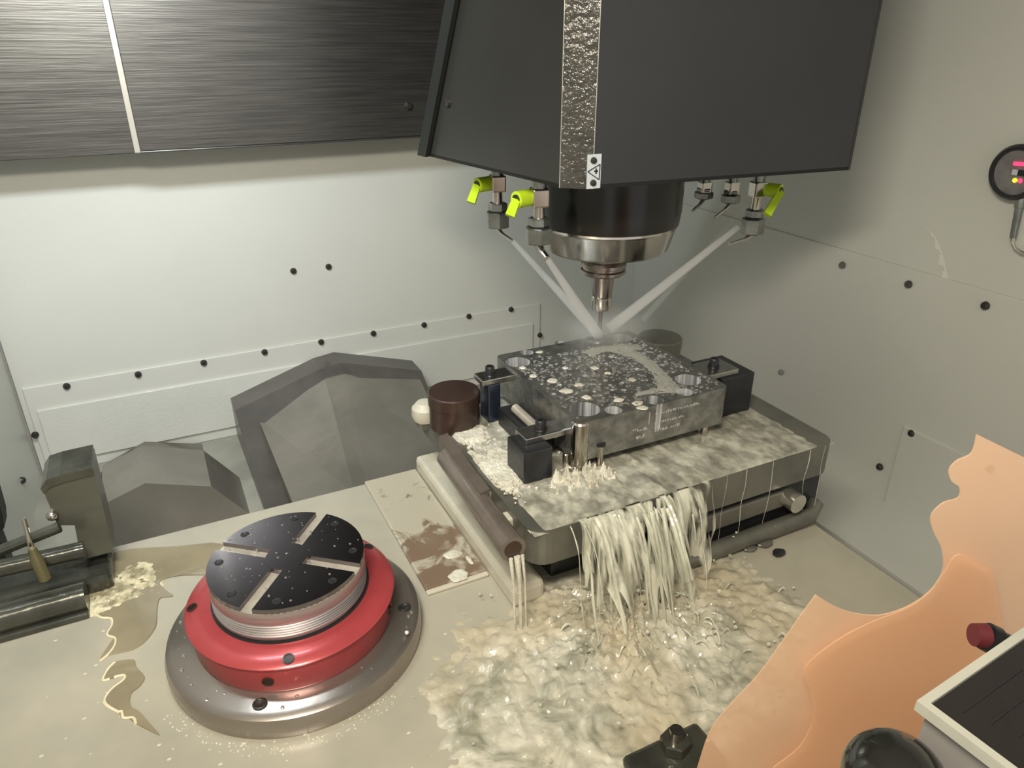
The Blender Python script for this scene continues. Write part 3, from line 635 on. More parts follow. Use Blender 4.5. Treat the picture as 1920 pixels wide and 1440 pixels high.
tag(rod, 'short pale rod on a dark rail between the two left clamps', 'rod')

# locating pins
def pin(px_, y_bot, r, ztop, label, y=None, head=False):
    b_ = onz(px_, y_bot, FIXZ)
    o_ = empty('locating_pin', b_)
    MB().lathe([(0, 0), (r, 0), (r, ztop - FIXZ - 0.001), (r * 0.8, ztop - FIXZ), (0, ztop - FIXZ)], 16, c=b_).build('shaft', M_chrome, o_, smooth=True)
    if head: MB().lathe([(0, ztop - FIXZ), (r * 1.5, ztop - FIXZ), (r * 1.5, ztop - FIXZ + 0.003), (0, ztop - FIXZ + 0.003)], 14, c=b_).build('head', M_dark, o_, smooth=True)
    tag(o_, label, 'pin', 'locating pins around the plate'); return o_
pin(1319, 818, 0.0042, 0.302, 'bright steel pin at the right front of the drilled plate')
pin(1123, 876, 0.0042, 0.300, 'steel pin with dark head below the front corner of the plate', head=True)
pin(1060, 880, 0.0040, 0.292, 'short steel pin left of the plate front corner')
cp = onz(1092, 884, FIXZ)
o_ = empty('corner_highlight', (PX0 + 0.006, PY0 + 0.004, FIXZ))  # bright post stands in for the highlight on the plate's chamfered corner
MB().lathe([(0, FIXZ), (0.0105, FIXZ), (0.0105, PT - 0.004), (0.009, PT - 0.002), (0, PT - 0.002)], 28, c=(PX0 + 0.0085, PY0 + 0.0085, 0)).build('post', M_chrome, o_, smooth=True)  # added post, stands in for the plate's corner highlight
MB().lathe([(0, FIXZ), (0.014, FIXZ), (0.014, FIXZ + 0.006), (0.011, FIXZ + 0.008), (0, FIXZ + 0.008)], 28, c=(PX0 + 0.0085, PY0 + 0.0085, 0)).build('foot', M_chrome, o_, smooth=True)
tag(o_, 'round bright post standing in for the drilled plate front corner highlight', 'post')
for (x0, y0, lab) in ((PX1 - 0.02, PY0 + 0.02, 'low rest button under the right front corner of the plate'), (PX0 + 0.02, PY1 - 0.02, 'low rest button under the left rear corner of the plate'), (PX1 - 0.02, PY1 - 0.02, 'low rest button under the right rear corner of the plate')):
    o_ = empty('rest_button', (x0, y0, FIXZ))
    MB().lathe([(0, FIXZ), (0.009, FIXZ), (0.009, PB - 0.002), (0.0075, PB), (0, PB)], 20, c=(x0, y0, 0)).build('button', M_chrome, o_, smooth=True)
    tag(o_, lab, 'rest button', 'rest buttons under the plate')

# ------------------------------------------------------------------ red pedestal
PC = (0.056, 0.611)
pd = empty('chuck_pedestal', (PC[0], PC[1], TZ))
MB().lathe([(0, TZ), (0.1255, TZ), (0.1265, TZ + 0.003), (0.1265, TZ + 0.015), (0.1245, TZ + 0.0215), (0.118, TZ + 0.0255), (0.0, TZ + 0.026)], 96, c=(*PC, 0)).build('base_ring', M_ped, pd, smooth=True)
z1 = TZ + 0.026
rr = MB().lathe([(0, z1), (0.0965, z1), (0.0975, z1 + 0.002), (0.0980, z1 + 0.028), (0.1008, z1 + 0.0300), (0.1015, z1 + 0.0315), (0.1000, z1 + 0.0330), (0.086, z1 + 0.0375), (0.0, z1 + 0.0375)], 96, c=(*PC, 0)).build('red_ring', M_red, pd, smooth=True)
z2 = z1 + 0.0375; z3 = z2 + 0.0385
MB().lathe([(0, z2 - 0.001), (0.0765, z2 - 0.001), (0.0765, z2 + 0.0006), (0, z2 + 0.0006)], 64, c=(*PC, 0)).build('shadow_gap_ring', M_gauge, pd, smooth=True)
dr = 0.0745
# slotted disc: four sectors, cross slots between them
def sector(a0, a1, r, hw, z0, z1_, n=18):
    pts = []
    d0 = Vector((math.cos(a0), math.sin(a0))); d1 = Vector((math.cos(a1), math.sin(a1)))
    n0 = Vector((-d0.y, d0.x)); n1_ = Vector((d1.y, -d1.x))
    inner = (n0 + n1_) * hw
    pts.append(inner)
    b0_ = math.asin(hw / r)
    for i in range(n + 1):
        a = a0 + b0_ + (a1 - a0 - 2 * b0_) * i / n; pts.append(Vector((r * math.cos(a), r * math.sin(a))))
    return [(PC[0] + p_.x, PC[1] + p_.y, z0) for p_ in pts]
zs = z3 - 0.0055
MB().lathe([(0, z2), (dr - 0.002, z2), (dr, z2 + 0.003)] + [(dr - (0.0012 if k_ % 2 else 0.0), z2 + 0.006 + 0.0028 * (k_ // 2) + (0.0007 if k_ % 2 else 0.0)) for k_ in range(10)] + [(dr, z2 + 0.0215), (dr, zs), (0, zs)], 96, c=(*PC, 0)).build('disc_side', M_discs, pd, smooth=True)
sl = MB().lathe([(0, zs), (dr, zs), (dr, zs + 0.0006), (0, zs + 0.0006)], 96, c=(*PC, 0)).build('slot_floor', M_slot, pd)
_a, _b = onz(412, 1014, z3), onz(668, 1054, z3); A0 = math.atan2(_b.y - _a.y, _b.x - _a.x)
for q in range(4):
    MB().prism(sector(A0 + q * math.pi / 2, A0 + (q + 1) * math.pi / 2, dr, 0.0062, zs, 0), (0, 0, z3 - zs)).build('disc_sector', M_disc, pd)
MB().lathe([(0, zs), (0.0205, zs), (0.0205, z3 + 0.0003), (0, z3 + 0.0003)], 32, c=(*PC, 0)).build('hub', M_disc, pd)
for q in range(4):
    for off in (0.42, -0.42):
        a = A0 + (q + 0.5) * math.pi / 2 + off; rr_ = 0.064
        c = (PC[0] + rr_ * math.cos(a), PC[1] + rr_ * math.sin(a), z3)
        MB().lathe([(0.0042, 0), (0.0042, 0.0004), (0.0034, 0.0005), (0.0028, 0.0002), (0, 0.0002)], 14, c=c).build('disc_hole', M_gauge, pd)
for a, r_, z_, nm in ((R(-103), 0.094, z1 + 0.0352, 'ring_hole'), (R(170), 0.094, z1 + 0.0352, 'ring_hole'), (R(20), 0.094, z1 + 0.0352, 'ring_hole'), (R(80), 0.094, z1 + 0.0352, 'ring_hole')):
    c = Vector((PC[0] + r_ * math.cos(a), PC[1] + r_ * math.sin(a), z_)); nrm = Vector((0.30 * math.cos(a), 0.30 * math.sin(a), 0.95)).normalized()
    MB().lathe([(0.0055, 0), (0.0055, 0.0006), (0.0042, 0.0007), (0.004, -0.0), (0, 0.0)], 14, Matrix.Translation(c) @ nrm.to_track_quat('Z', 'Y').to_matrix().to_4x4()).build(nm, M_brown, rr)
for a in (R(-115), R(-30), R(60)):
    c = Vector((PC[0] + 0.0980 * math.cos(a), PC[1] + 0.0980 * math.sin(a), z1 + 0.014)); nrm = Vector((math.cos(a), math.sin(a), -0.1)).normalized()
    MB().lathe([(0.0055, -0.001), (0.0055, 0.0006), (0.0042, 0.0007), (0.004, -0.0), (0, 0.0)], 14, Matrix.Translation(c) @ nrm.to_track_quat('Z', 'Y').to_matrix().to_4x4()).build('side_hole', M_brown, rr)
for a in (R(-118), R(-20), R(150)):
    c = (PC[0] + 0.110 * math.cos(a), PC[1] + 0.110 * math.sin(a), z1)
    MB().lathe([(0.0065, 0), (0.0065, 0.0010), (0.005, 0.0014), (0.0035, 0.0004), (0, 0.0004)], 16, c=c).build('base_bolt', M_screw, pd, smooth=True)
mb = MB()
for _ in range(70):
    a, r_ = rnd.uniform(0, 6.28), dr * math.sqrt(rnd.random()) * 0.95; mb.ball((PC[0] + r_ * math.cos(a), PC[1] + r_ * math.sin(a), z3), rnd.choice((.0006, .0009, .0014)), 1, (1, 1, 0.6))
for _ in range(36):
    a = rnd.uniform(0, 6.28); r_ = rnd.uniform(0.104, 0.118); mb.ball((PC[0] + r_ * math.cos(a), PC[1] + r_ * math.sin(a), z1), rnd.choice((.0008, .0012, .002)), 1, (1, 1, 0.6))
mb.build('droplets', M_drop, pd, smooth=True, kind='stuff')
tag(pd, 'slotted steel disc on a red ring and round steel base', 'pedestal')

# ------------------------------------------------------------------ vise at the left
vi = empty('side_vise', (-0.17, 0.80, TZ)); YV = 0.80
def vpt(x, y, yy=YV): return ony(x, y, yy)
q = [vpt(82, 922), vpt(88, 908), vpt(108, 896), vpt(175, 880), vpt(214, 1034), vpt(152, 1050), vpt(140, 985), vpt(108, 985)]
MB().prism(q, (0, 0.050, 0)).build('jaw', M_visel, vi)
q = [vpt(76, 914), vpt(86, 898), vpt(112, 889), vpt(172, 875), vpt(176, 888), vpt(120, 902), vpt(92, 912), vpt(82, 924)]
MB().prism([p_ - Vector((0, 0.003, 0)) for p_ in q], (0, 0.056, 0)).build('jaw_cap', M_vise, vi)
MB().box((-0.262, 0.775, TZ), (vpt(212, 1040).x - 0.004, 0.855, TZ + 0.020), 0.004).build('base', M_vise, vi)
a, b_ = vpt(-40, 1075, 0.77), vpt(158, 1030, 0.77)
MB().tube([a, b_], 0.0095, 14).build('guide_bar', M_vise, vi, smooth=True)
a, b_ = vpt(-40, 1110, 0.755), vpt(150, 1078, 0.755)
MB().tube([Vector((a.x, a.y, TZ + 0.016)), Vector((b_.x, b_.y, TZ + 0.016))], [0.016, 0.0155], 16).build('guide_bar', M_vise, vi, smooth=True)
a, b_ = vpt(-30, 1045, 0.79), vpt(112, 988, 0.79)
MB().tube([a, b_], 0.006, 10).build('strut', M_vise, vi, smooth=True)
a, b_ = vpt(44, 972, 0.765), vpt(62, 1040, 0.765)
MB().tube([a, a.lerp(b_, 0.7), b_], [0.0022, 0.0028, 0.004], 10).build('spring_pin', M_chrome, vi, smooth=True)
a, b_ = vpt(60, 1028, 0.755), vpt(84, 1085, 0.755)
MB().tube([a, a.lerp(b_, 0.3), a.lerp(b_, 0.35), b_], [0.0035, 0.0055, 0.0062, 0.0062], 12).build('brass_nut', M_brass, vi, smooth=True)
MB().box((-0.262, 0.735, TZ), (vpt(150, 1095, 0.74).x, 0.765, TZ + 0.007), 0.002).build('foot_rail', M_vise, vi)
c = vpt(98, 965); MB().ball(c + Vector((0, -0.002, 0)), 0.006, 2).build('stud', M_chrome, vi, smooth=True)
tag(vi, 'wet dark vise with upright grey jaw at the left table edge', 'vise')
hk = vpt(2, 960, 1.0)
o_ = empty('dark_bracket', (hk.x - 0.02, 1.0, 0.0))
MB().prism([vpt(-60, 915, 1.0), vpt(-8, 920, 1.0), vpt(6, 970, 1.0), vpt(8, 990, 1.0), vpt(-4, 1000, 1.0), vpt(-60, 1000, 1.0)], (0, 0.03, 0)).build('plate', M_rubber, o_)
MB().box((hk.x - 0.03, 1.0, 0.0), (hk.x - 0.012, 1.03, hk.z)).build('post', M_rubber, o_)
tag(o_, 'black rounded bracket at the left edge behind the vise', 'bracket')

# ------------------------------------------------------------------ gauge on the right wall
gc = onx(1917, 322, XR - 0.004)
ga = empty('wall_gauge', gc)
MG = Matrix.Translation(gc) @ Matrix.Rotation(R(-90), 4, 'Y')
MB().lathe([(0, 0), (0.034, 0), (0.035, 0.004), (0.035, 0.014), (0.032, 0.018), (0.0285, 0.018), (0.0285, 0.011), (0, 0.011)], 48, MG).build('bezel', M_gauge, ga, smooth=True)
fc = MB().lathe([(0, 0.011), (0.0284, 0.011), (0.0284, 0.0125), (0, 0.0125)], 48, MG).build('face', M_gface, ga)
XF = XR - 0.004 - 0.0125
def gbox(name, p0, p1, m, th_=0.002):
    a = onx(*p0, XF); b_ = onx(*p1, XF)
    MB().box((XF - th_, min(a.y, b_.y), min(a.z, b_.z)), (XF, max(a.y, b_.y), max(a.z, b_.z)), 0.0004).build(name, m, fc)
for i in range(3): gbox('display_segment', (1902 + i * 11, 303 + i * 0.5), (1911 + i * 11, 311 + i * 0.5), M_redglow)
gbox('button', (1900, 317), (1908, 329), M_silver); gbox('button', (1911, 318), (1922, 331), M_gauge)
for p_, m in (((1903, 338), M_limeglow), ((1913, 339), M_redglow)):
    MB().ball(onx(*p_, XF), 0.003, 2).build('indicator_lamp', m, fc, smooth=True)
a = onx(1916, 364, XR - 0.012); b_ = onx(1899, 446, XR - 0.012)
MB().tube([a, a.lerp(b_, .3), a.lerp(b_, 0.31), b_], [0.0055, 0.006, 0.0048, 0.004], 12).build('connector', M_nut, ga, smooth=True)
cpts = [b_] + [onx(*p_, XR - 0.010) for p_ in ((1899, 455), (1905, 466), (1915, 473), (1930, 478), (1960, 485))]
MB().tube(cpts, 0.0026, 10).build('cable', M_trim, ga, smooth=True)
tag(ga, 'round black gauge with red display on the right wall', 'gauge')

# ------------------------------------------------------------------ running coolant
def fbm(x, y, z=0.0, o_=4): return noise.fractal((x, y, z), 1.0, 2.0, o_)
def field(name, x0, x1, y0, y1, nx, ny, fn, m, label, cat='coolant', parent=None):
    mb = MB(); V = []
    for j in range(ny + 1):
        row = []
        for i in range(nx + 1):
            x, y = x0 + (x1 - x0) * i / nx, y0 + (y1 - y0) * j / ny; row.append(mb.bm.verts.new((x, y, fn(x, y))))
        V.append(row)
    for j in range(ny):
        for i in range(nx): mb.bm.faces.new((V[j][i], V[j][i + 1], V[j + 1][i + 1], V[j + 1][i]))
    o = mb.build(name, m, parent, smooth=True); tag(o, label, cat, kind='stuff'); return o
def blockflow(x, y):
    # fan-shaped streaks leaving the plate's front edge
    d = (0.60 - y); ang = (x - 0.44) / (0.16 + max(0, d) * 1.0)
    m_ = smoothstep(0.286, 0.31, x) * (1 - smoothstep(0.66, 0.705, x)) * smoothstep(0.5232, 0.5255, y)
    core = math.exp(-((x - 0.40) / 0.11) ** 2) * smoothstep(0.66, 0.58, y)
    h = 0.0006 + 0.0022 * (0.5 + 0.5 * fbm(ang * 9, d * 9, 1.0)) + core * (0.004 * max(0, fbm(ang * 16, d * 14, 4.0)) + 0.0015)
    return FIXZ - 0.002 + (h + 0.002) * m_ + 0.0
field('coolant_sheet', 0.285, 0.708, 0.5225, 0.862, 150, 140, blockflow, M_flow, 'milky coolant washing over the top of the fixture block')
def pool(x, y):
    u, v = x - 0.345, y - 0.43
    r = math.hypot(u / 0.26, v / 0.17); m_ = 1 - smoothstep(0.55, 1.0, r + 0.18 * fbm(x * 14, y * 14, 3))
    a = math.atan2(y - 0.50, x - 0.39); rr_ = math.hypot(x - 0.39, y - 0.50)
    rough = abs(fbm(a * 5, rr_ * 26, 2.0, 5)); imp = math.exp(-((x - 0.385) / 0.10) ** 2 - ((y - 0.46) / 0.06) ** 2)
    return TZ - 0.003 + m_ * (0.005 + 0.010 * rough * (0.5 + imp) + imp * 0.008 * (0.5 + 0.5 * fbm(x * 45, y * 45, 7)) + 0.003 * fbm(x * 80, y * 80, 1))
field('coolant_pool', 0.08, 0.64, 0.20, 0.60, 230, 170, pool, M_splash, 'churning cream coolant pool splashing on the table front')
# falling curtains and strands
M_curtain = coolant('coolant_curtain', (0.80, 0.78, 0.65), (0.54, 0.535, 0.42), 52, 0.0, (1, 0.4, 0.11), 0.7, 60, 0.16)
for n_ in M_curtain.node_tree.nodes:
    if n_.type == 'MAP_RANGE': n_.inputs['From Min'].default_value = 0.43; n_.inputs['From Max'].default_value = 0.57; n_.inputs['To Max'].default_value = 0.92
def fall(t, y0, v, lip=0.003):
    if t < 0.15: return y0 - 0.003 + lip * (1 - t / 0.15), FIXZ + 0.003
    q = (t - 0.15) / 0.85; return y0 - 0.003 - v * q, FIXZ + 0.003 - (FIXZ - TZ - 0.002) * q ** 1.7
mb = MB()
for x0, x1, v, sd in ((0.335, 0.470, 0.026, 1.0), (0.345, 0.490, 0.050, 7.0), (0.355, 0.455, 0.078, 13.0), (0.44, 0.510, 0.020, 21.0)):
    nx, nt_ = 70, 26; V = []
    for i in range(nx + 1):
        x = x0 + (x1 - x0) * i / nx; row = []
        ed = smoothstep(0, 0.12, i / nx) * smoothstep(0, 0.12, 1 - i / nx)
        tm = 1.0 - 0.30 * max(0, noise.noise((x * 60, sd, 0))) - 0.25 * (1 - ed)
        for j in range(nt_ + 1):
            t = j / nt_ * tm; yy, zz = fall(t, FY0, v * (0.8 + 0.5 * noise.noise((x * 40, sd, 3))))
            yy += 0.010 * t * noise.noise((x * 90, t * 2.2, sd)) ; xx = x + 0.006 * t * noise.noise((x * 50, t * 3, sd + 9))
            row.append(mb.bm.verts.new((xx, yy, zz)))
        V.append(row)
    for i in range(nx):
        for j in range(nt_): mb.bm.faces.new((V[i][j], V[i + 1][j], V[i + 1][j + 1], V[i][j + 1]))
d = mb.build('coolant_curtain', M_curtain, smooth=True); tag(d, 'ragged milky coolant curtain falling off the fixture block front', 'coolant', kind='stuff')
mb = MB()
def strand(x, r, v=0.03, dx=0.0, t1=1.0, t0=0.1, n=16):
    pts, rad = [], []
    for i in range(n):
        t = t0 + (t1 - t0) * i / (n - 1); yy, zz = fall(t, FY0, v)
        pts.append((x + dx * t + 0.006 * t * noise.noise((x * 50, t * 3, r * 900)), yy - 0.001 + 0.004 * t * noise.noise((x * 70, t * 4, 5)), zz))
        rad.append(r * (0.35 + 0.9 * abs(noise.noise((x * 90, t * 6, 2))) + 0.5 * (1 - t)))
    mb.tube(pts, rad, 6)
for _ in range(46):
    x = rnd.gauss(0.400, 0.05)
    if 0.310 < x < 0.52: strand(x, rnd.choice((0.0008, 0.0014, 0.0022, 0.0034)), rnd.uniform(0.01, 0.08), rnd.uniform(-0.02, 0.025), rnd.choice((1, 1, 1, 0.8, 0.65)), rnd.choice((0.17, 0.3, 0.45)))
for x in (0.53, 0.56, 0.60, 0.66, 0.685): strand(x, 0.00045, 0.001, 0, 0.9)
d = mb.build('coolant_strands', M_strand, smooth=True); tag(d, 'thin milky coolant strands dropping in front of the fixture block', 'coolant', kind='stuff')
mb = MB()
for dx_, r_ in ((-0.004, 0.0014), (0.003, 0.0022), (0.009, 0.0012)):
    p_ = tz + Vector((dx_, -0.003, -0.008)); mb.tube([p_, p_ + Vector((0.001, -0.004, -0.03)), p_ + Vector((0.002, -0.006, TZ - p_.z))], [r_ * 1.6, r_, r_ * 0.8], 8)
d = mb.build('tube_drips', M_foam, smooth=True); tag(d, 'cream drips pouring from the drain tube mouth', 'coolant', kind='stuff')
# splash: loops, flying ropes and drops
mb = MB()
for _ in range(60):
    x, y = rnd.gauss(0.385, 0.06), rnd.gauss(0.45, 0.04); z = pool(x, y) if 0.12 < x < 0.62 and 0.22 < y < 0.55 else TZ
    a = math.atan2(y - 0.50, x - 0.39) + rnd.uniform(-0.5, 0.5); L_ = rnd.uniform(0.006, 0.018); h = rnd.uniform(0.002, 0.012); r_ = rnd.uniform(0.0005, 0.0014)
    mb.tube([(x + math.cos(a) * L_ * t, y + math.sin(a) * L_ * t, z - 0.001 + h * 4 * t * (1 - t)) for t in (0, .2, .4, .6, .8, 1)], [r_, r_ * 1.3, r_, r_ * 1.1, r_ * 0.8, r_ * 0.6], 6)
for _ in range(260):
    x, y = rnd.gauss(0.385, 0.09), rnd.gauss(0.44, 0.06); z = TZ + abs(rnd.gauss(0.006, 0.012)); mb.ball((x, y, z), rnd.choice((.0007, .001, .0016, .0024)), 1)
d = mb.build('coolant_splash', M_strand, smooth=True); tag(d, 'flying coolant ropes and drops above the pool', 'coolant', kind='stuff')
# crown splash around the plate's front corner and foam bubbles on the block
def crown(x, y):
    c = (0.378, 0.588); d_ = math.hypot((x - c[0]) / 0.062, (y - c[1]) / 0.030)
    return FIXZ - 0.003 + (1 - smoothstep(0.4, 1.0, d_ + 0.3 * fbm(x * 40, y * 40, 8))) * (0.007 + 0.021 * max(0, fbm(x * 130, y * 130, 5, 5)) ** 1.1)
field('crown_splash', 0.32, 0.44, 0.556, 0.601, 150, 60, crown, M_foam, 'white splash leaping around the front corner of the drilled plate')
def foamf(x, y):
    c = onz(945, 880, FIXZ); c2 = onz(880, 815, FIXZ); g = max(math.exp(-((x - c.x) / 0.05) ** 2 - ((y - c.y) / 0.05) ** 2), math.exp(-((x - c2.x) / 0.03) ** 2 - ((y - c2.y) / 0.03) ** 2))
    return FIXZ - 0.002 + smoothstep(0.285, 0.292, x) * (0.0075 * smoothstep(0.25, 0.7, g + 0.35 * fbm(x * 45, y * 45, 9)) + 0.0012 * fbm(x * 220, y * 220, 3))
field('white_foam', 0.284, 0.39, 0.53, 0.80, 80, 150, foamf, M_foam, 'white foam bank between the flat bar and the clamps', 'foam')
mb = MB()
for _ in range(420):
    px_, py_ = rnd.gauss(935, 32), rnd.gauss(890, 26)
    c = onz(px_, py_, FIXZ + 0.003); 
    if c.x > 0.288 and c.y > 0.53: mb.ball((c.x, c.y, FIXZ + 0.002 + rnd.uniform(0, 0.003)), rnd.choice((.0008, .0012, .0016, .0022)), 1)
for _ in range(120):
    px_, py_ = rnd.gauss(880, 28), rnd.gauss(820, 10); c = onz(px_, py_, FIXZ + 0.002)
    if c.x > 0.288: mb.ball((c.x, c.y, FIXZ + 0.001), rnd.choice((.0012, .002, .003)), 1)
d = mb.build('foam_bubbles', M_foam, smooth=True); tag(d, 'white foam bubbles beside the flat bar on the fixture block', 'foam', kind='stuff')
# bubbles and froth around the pedestal foot and on the table
mb = MB()
for _ in range(150):
    a = rnd.uniform(R(200), R(300)); r_ = rnd.uniform(0.127, 0.142); mb.ball((PC[0] + r_ * math.cos(a), PC[1] + r_ * math.sin(a), TZ), rnd.choice((.0005, .0007, .0011)), 1, (1, 1, 0.5))
for _ in range(60):
    c = onz(rnd.uniform(60, 900), rnd.uniform(1180, 1440), TZ); mb.ball((c.x, c.y, TZ), rnd.choice((.0008, .0014)), 1, (1.6, 1, 0.4))
d = mb.build('table_bubbles', M_bead, smooth=True); tag(d, 'tiny bubbles around the pedestal foot on the table', 'foam', kind='stuff')
mb = MB()
for x, y, rx, ry in ((848, 1040, 20, 7), (862, 1078, 20, 9), (880, 1050, 5, 8)):
    c = onz(x, y, TZ + 0.006); blob(mb, c.x, c.y, TZ + 0.0058, rx * .0006, ry * .0011, .0018, x * 0.07)
d = mb.build('foam_islands', M_foam, smooth=True); tag(d, 'cream foam islands floating on the brown wet plate', 'foam', kind='stuff')
# puddle left
def puddle(name, outline, z, h, m, label, cat):
    mb = MB(); pts = [onz(x, y, z) for x, y in smooth_line(list(outline) + [outline[0]], 3)[:-1]]; n = len(pts); c = sum(pts, Vector()) / n
    a = [mb.bm.verts.new((p_.x, p_.y, z)) for p_ in pts]; b_ = [mb.bm.verts.new((p_.x + (c.x - p_.x) * 0.03, p_.y + (c.y - p_.y) * 0.03, z + h)) for p_ in pts]
    for i in range(n): mb.bm.faces.new((a[i], a[(i + 1) % n], b_[(i + 1) % n], b_[i]))
    f = mb.bm.faces.new(b_); bmesh.ops.triangulate(mb.bm, faces=[f])
    o = mb.build(name, m); tag(o, label, cat); return o
puddle('coolant_puddle', ((150, 1075), (215, 1034), (330, 1024), (420, 1020), (420, 1072), (345, 1078), (303, 1088), (308, 1104), (326, 1118), (302, 1122), (296, 1140), (295, 1165), (290, 1182), (272, 1205), (250, 1219), (222, 1226), (205, 1230), (186, 1240), (205, 1210), (215, 1195), (200, 1190), (210, 1168), (208, 1158), (190, 1155), (168, 1145), (150, 1130), (100, 1128), (60, 1120)), TZ, 0.0012, M_puddle, 'large brown coolant puddle spreading from the vise', 'puddle')
puddle('coolant_puddle', ((216, 1240), (250, 1236), (256, 1250), (272, 1270), (262, 1288), (246, 1302), (246, 1326), (262, 1336), (285, 1362), (300, 1380), (270, 1366), (252, 1356), (238, 1346), (226, 1346), (222, 1334), (206, 1328), (194, 1316), (206, 1296), (230, 1276), (234, 1266), (216, 1270), (192, 1276), (196, 1260)), TZ, 0.0012, M_puddle, 'small brown puddle below the large one on the table', 'puddle')
mb = MB()  # cream lines stand in for caustic glints along the puddles' left edges
for path in (((100, 1130), (150, 1132), (170, 1147), (190, 1158), (208, 1160), (210, 1172), (201, 1190), (216, 1197), (214, 1212), (202, 1228), (187, 1240)), ((216, 1242), (202, 1256), (193, 1275), (206, 1273)), ((214, 1270), (232, 1266), (232, 1275), (208, 1294), (196, 1317), (220, 1334), (228, 1334), (232, 1346), (250, 1346), (255, 1358))):
    P_ = [onz(x, y, TZ + 0.0006) for x, y in smooth_line(path, 4)]; mb.tube(P_, [0.0013 * (0.6 + 0.6 * abs(noise.noise((i * 0.4, path[0][0], 0)))) + 0.0005 for i in range(len(P_))], 6)
d = mb.build('puddle_glint', M_cream, smooth=True); tag(d, 'cream caustic glint line along the left edge of the puddles', 'foam', kind='stuff')
def froth(x, y):
    c = onz(205, 1105, TZ); u, v = x - c.x, y - c.y
    m_ = 1 - smoothstep(0.35, 1.0, math.hypot(u / 0.085, v / 0.062) + 0.35 * fbm(x * 30, y * 30, 6))
    return TZ - 0.002 + m_ * (0.004 + 0.0022 * fbm(x * 130, y * 130, 2, 4))
cf = onz(205, 1105, TZ)
field('yellow_froth', cf.x - 0.10, cf.x + 0.10, cf.y - 0.075, cf.y + 0.075, 120, 90, froth, M_froth, 'grainy yellowish froth on the puddle beside the vise', 'foam')
# chips and a dark T-nut at the table front
mb_i = 0
for x, y, s, lab in ((1405, 1032, .010, 'pale metal chip nearest the fixture front rail'), (1432, 1022, .012, 'round pale chip on the table right of the front rail'), (1460, 1040, .009, 'dark chip at the far right of the table')):
    c = onz(x, y, TZ); mb = MB(); mb.ball((c.x, c.y, TZ + s * 0.32), s, 2, (1, 0.7, 0.35))
    for v in mb.bm.verts: v.co += Vector((1, 1, 0.4)) * 0.002 * noise.noise(v.co * 130)
    o_ = mb.build('metal_chip', M_fix if mb_i < 2 else M_dark, smooth=False); tag(o_, lab, 'chip', 'metal chips on the table'); mb_i += 1
cn = onz(1262, 1420, TZ); o_ = empty('clamp_nut', (cn.x, cn.y, TZ))
MB().box((cn.x - 0.045, cn.y - 0.03, TZ), (cn.x + 0.035, cn.y + 0.014, TZ + 0.012), 0.004).build('clamp_bar', M_vise, o_)
mb = MB(); hexa(mb, cn, 0.013, TZ + 0.012 - TZ, TZ + 0.024 - TZ, 0.3); mb.build('nut', M_vise, o_)
MB().tube([(cn.x, cn.y, TZ + 0.02), (cn.x, cn.y, TZ + 0.034)], 0.006, 12).build('stud', M_chrome, o_, smooth=True)
tag(o_, 'dark wet clamp bar with nut at the bottom of the pool', 'clamp')

# ------------------------------------------------------------------ sheets standing in for the orange window reflection, console and knob near the window
HF = Vector((math.sin(YAW), math.cos(YAW), 0))
def sheet(name, s, outline, m, label, smooth_n=0):  # added upright sheet shaped like the orange reflection in the window glass
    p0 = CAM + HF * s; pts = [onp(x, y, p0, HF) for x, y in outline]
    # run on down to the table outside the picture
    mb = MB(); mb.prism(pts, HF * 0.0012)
    o = mb.build(name, m); tag(o, label, 'sheet', 'orange window reflection sheets at lower right'); return o
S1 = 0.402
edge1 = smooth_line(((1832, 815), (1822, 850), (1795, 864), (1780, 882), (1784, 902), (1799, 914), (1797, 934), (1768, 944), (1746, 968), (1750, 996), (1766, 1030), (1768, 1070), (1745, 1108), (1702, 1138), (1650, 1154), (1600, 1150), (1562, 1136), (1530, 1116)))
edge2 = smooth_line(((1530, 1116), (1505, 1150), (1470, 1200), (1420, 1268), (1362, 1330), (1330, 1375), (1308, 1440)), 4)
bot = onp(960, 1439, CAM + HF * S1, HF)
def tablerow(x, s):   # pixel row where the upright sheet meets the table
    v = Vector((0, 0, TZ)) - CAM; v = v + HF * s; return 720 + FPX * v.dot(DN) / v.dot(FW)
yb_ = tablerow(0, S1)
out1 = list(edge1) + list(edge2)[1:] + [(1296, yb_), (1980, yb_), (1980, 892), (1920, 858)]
sheet('orange_reflection', S1, out1, M_orange, 'large orange window reflection built as a translucent wavy-edged sheet')
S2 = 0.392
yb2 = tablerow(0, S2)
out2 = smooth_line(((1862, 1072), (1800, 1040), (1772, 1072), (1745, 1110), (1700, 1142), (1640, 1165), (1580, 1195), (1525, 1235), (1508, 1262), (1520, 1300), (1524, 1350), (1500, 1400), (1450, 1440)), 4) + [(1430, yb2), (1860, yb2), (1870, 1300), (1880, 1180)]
sheet('orange_reflection', S2, out2, M_orange2, 'deeper orange band of the window reflection built as a curved sheet')
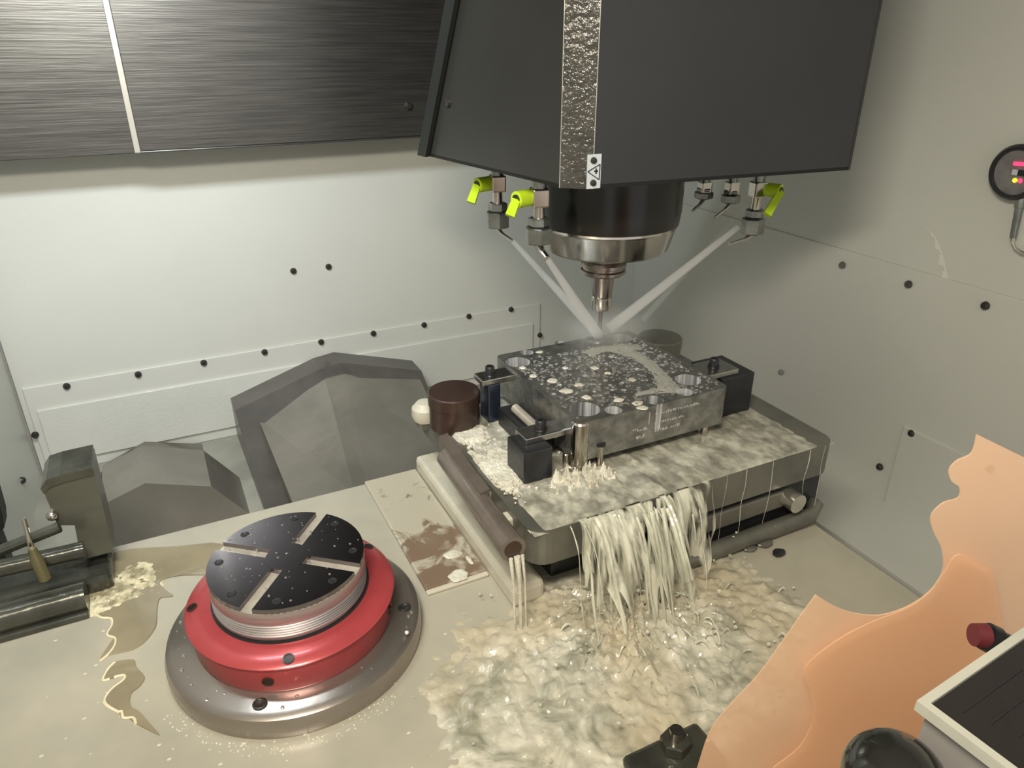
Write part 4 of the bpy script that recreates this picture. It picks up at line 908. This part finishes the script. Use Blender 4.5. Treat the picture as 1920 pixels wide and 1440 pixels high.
# console
CZ = 0.44
k0 = onz(1716, 1322, CZ); k1 = onz(1925, 1178, CZ); k2 = onz(1756, 1420, CZ)
u = (k1 - k0).normalized(); v = (k2 - k0); v = (v - u * v.dot(u)).normalized()
co = empty('dark_console', (k0.x, k0.y, TZ))
W_, D_ = 0.22, 0.16
def kq(a, b_): return k0 + u * a + v * b_
MB().prism([kq(0.004, 0.004), kq(W_, 0.004), kq(W_, D_), kq(0.004, D_)], (0, 0, TZ - CZ + 0.0)).build('housing', M_greyb, co)
fwid = 0.0042
for q4 in ((kq(0, 0), kq(W_, 0), kq(W_, fwid), kq(fwid, fwid)), (kq(0, 0), kq(fwid, fwid), kq(fwid, D_), kq(0, D_))):
    MB().prism([p_ + Vector((0, 0, 0.003)) for p_ in q4], (0, 0, -0.006)).build('rim', M_frame, co)
MB().prism([p_ + Vector((0, 0, 0.0012)) for p_ in (kq(fwid, fwid), kq(W_, fwid), kq(W_, D_), kq(fwid, D_))], (0, 0, -0.003)).build('dark_panel', M_panel, co)
for i in range(5):  # thin strips drawn for streak reflections on the glossy panel
    a, l0 = 0.014 + i * 0.010, 0.014 + 0.004 * i
    MB().prism([kq(l0, a) + Vector((0, 0, .0018)), kq(l0 + 0.05, a) + Vector((0, 0, .0018)), kq(l0 + 0.05, a + 0.0005) + Vector((0, 0, .0018)), kq(l0, a + 0.0005) + Vector((0, 0, .0018))], (0, 0, -0.001)).build('reflection_streak', M_dark, co)
tag(co, 'dark glossy console with a pale rim in the lower right corner', 'console')
rk = at(1880, 1205, (kq(0.14, -0.02) - CAM).dot(FW) + 0.012)
o_ = empty('red_button', (rk.x, rk.y, TZ))
ra, rb = at(1825, 1190, (rk - CAM).dot(FW)), at(1848, 1193, (rk - CAM).dot(FW)); rc = at(1905, 1222, (rk - CAM).dot(FW))
MB().tube([ra, rb], [0.0066, 0.0076], 20).build('red_cap', M_redcap, o_, smooth=True)
MB().tube([rb, rb.lerp(rc, 0.3), rb.lerp(rc, 0.35), rc], [0.0085, 0.0088, 0.0074, 0.008], 20).build('body', M_dark, o_, smooth=True)
MB().tube([rc, Vector((rc.x, rc.y, TZ))], 0.006, 12).build('post', M_greyb, o_, smooth=True)
tag(o_, 'dull red tipped grey button behind the console rim', 'button')
kb = at(1676, 1462, 0.33); o_ = empty('black_knob', (kb.x, kb.y, TZ))
MB().ball(kb, 0.0225, 4, (1.0, 1.0, 0.92)).build('ball', M_knob, o_, smooth=True)
MB().tube([kb, Vector((kb.x, kb.y, TZ))], 0.008, 16).build('stem', M_greyb, o_, smooth=True)
tag(o_, 'glossy black round knob at the bottom beside the console', 'knob')
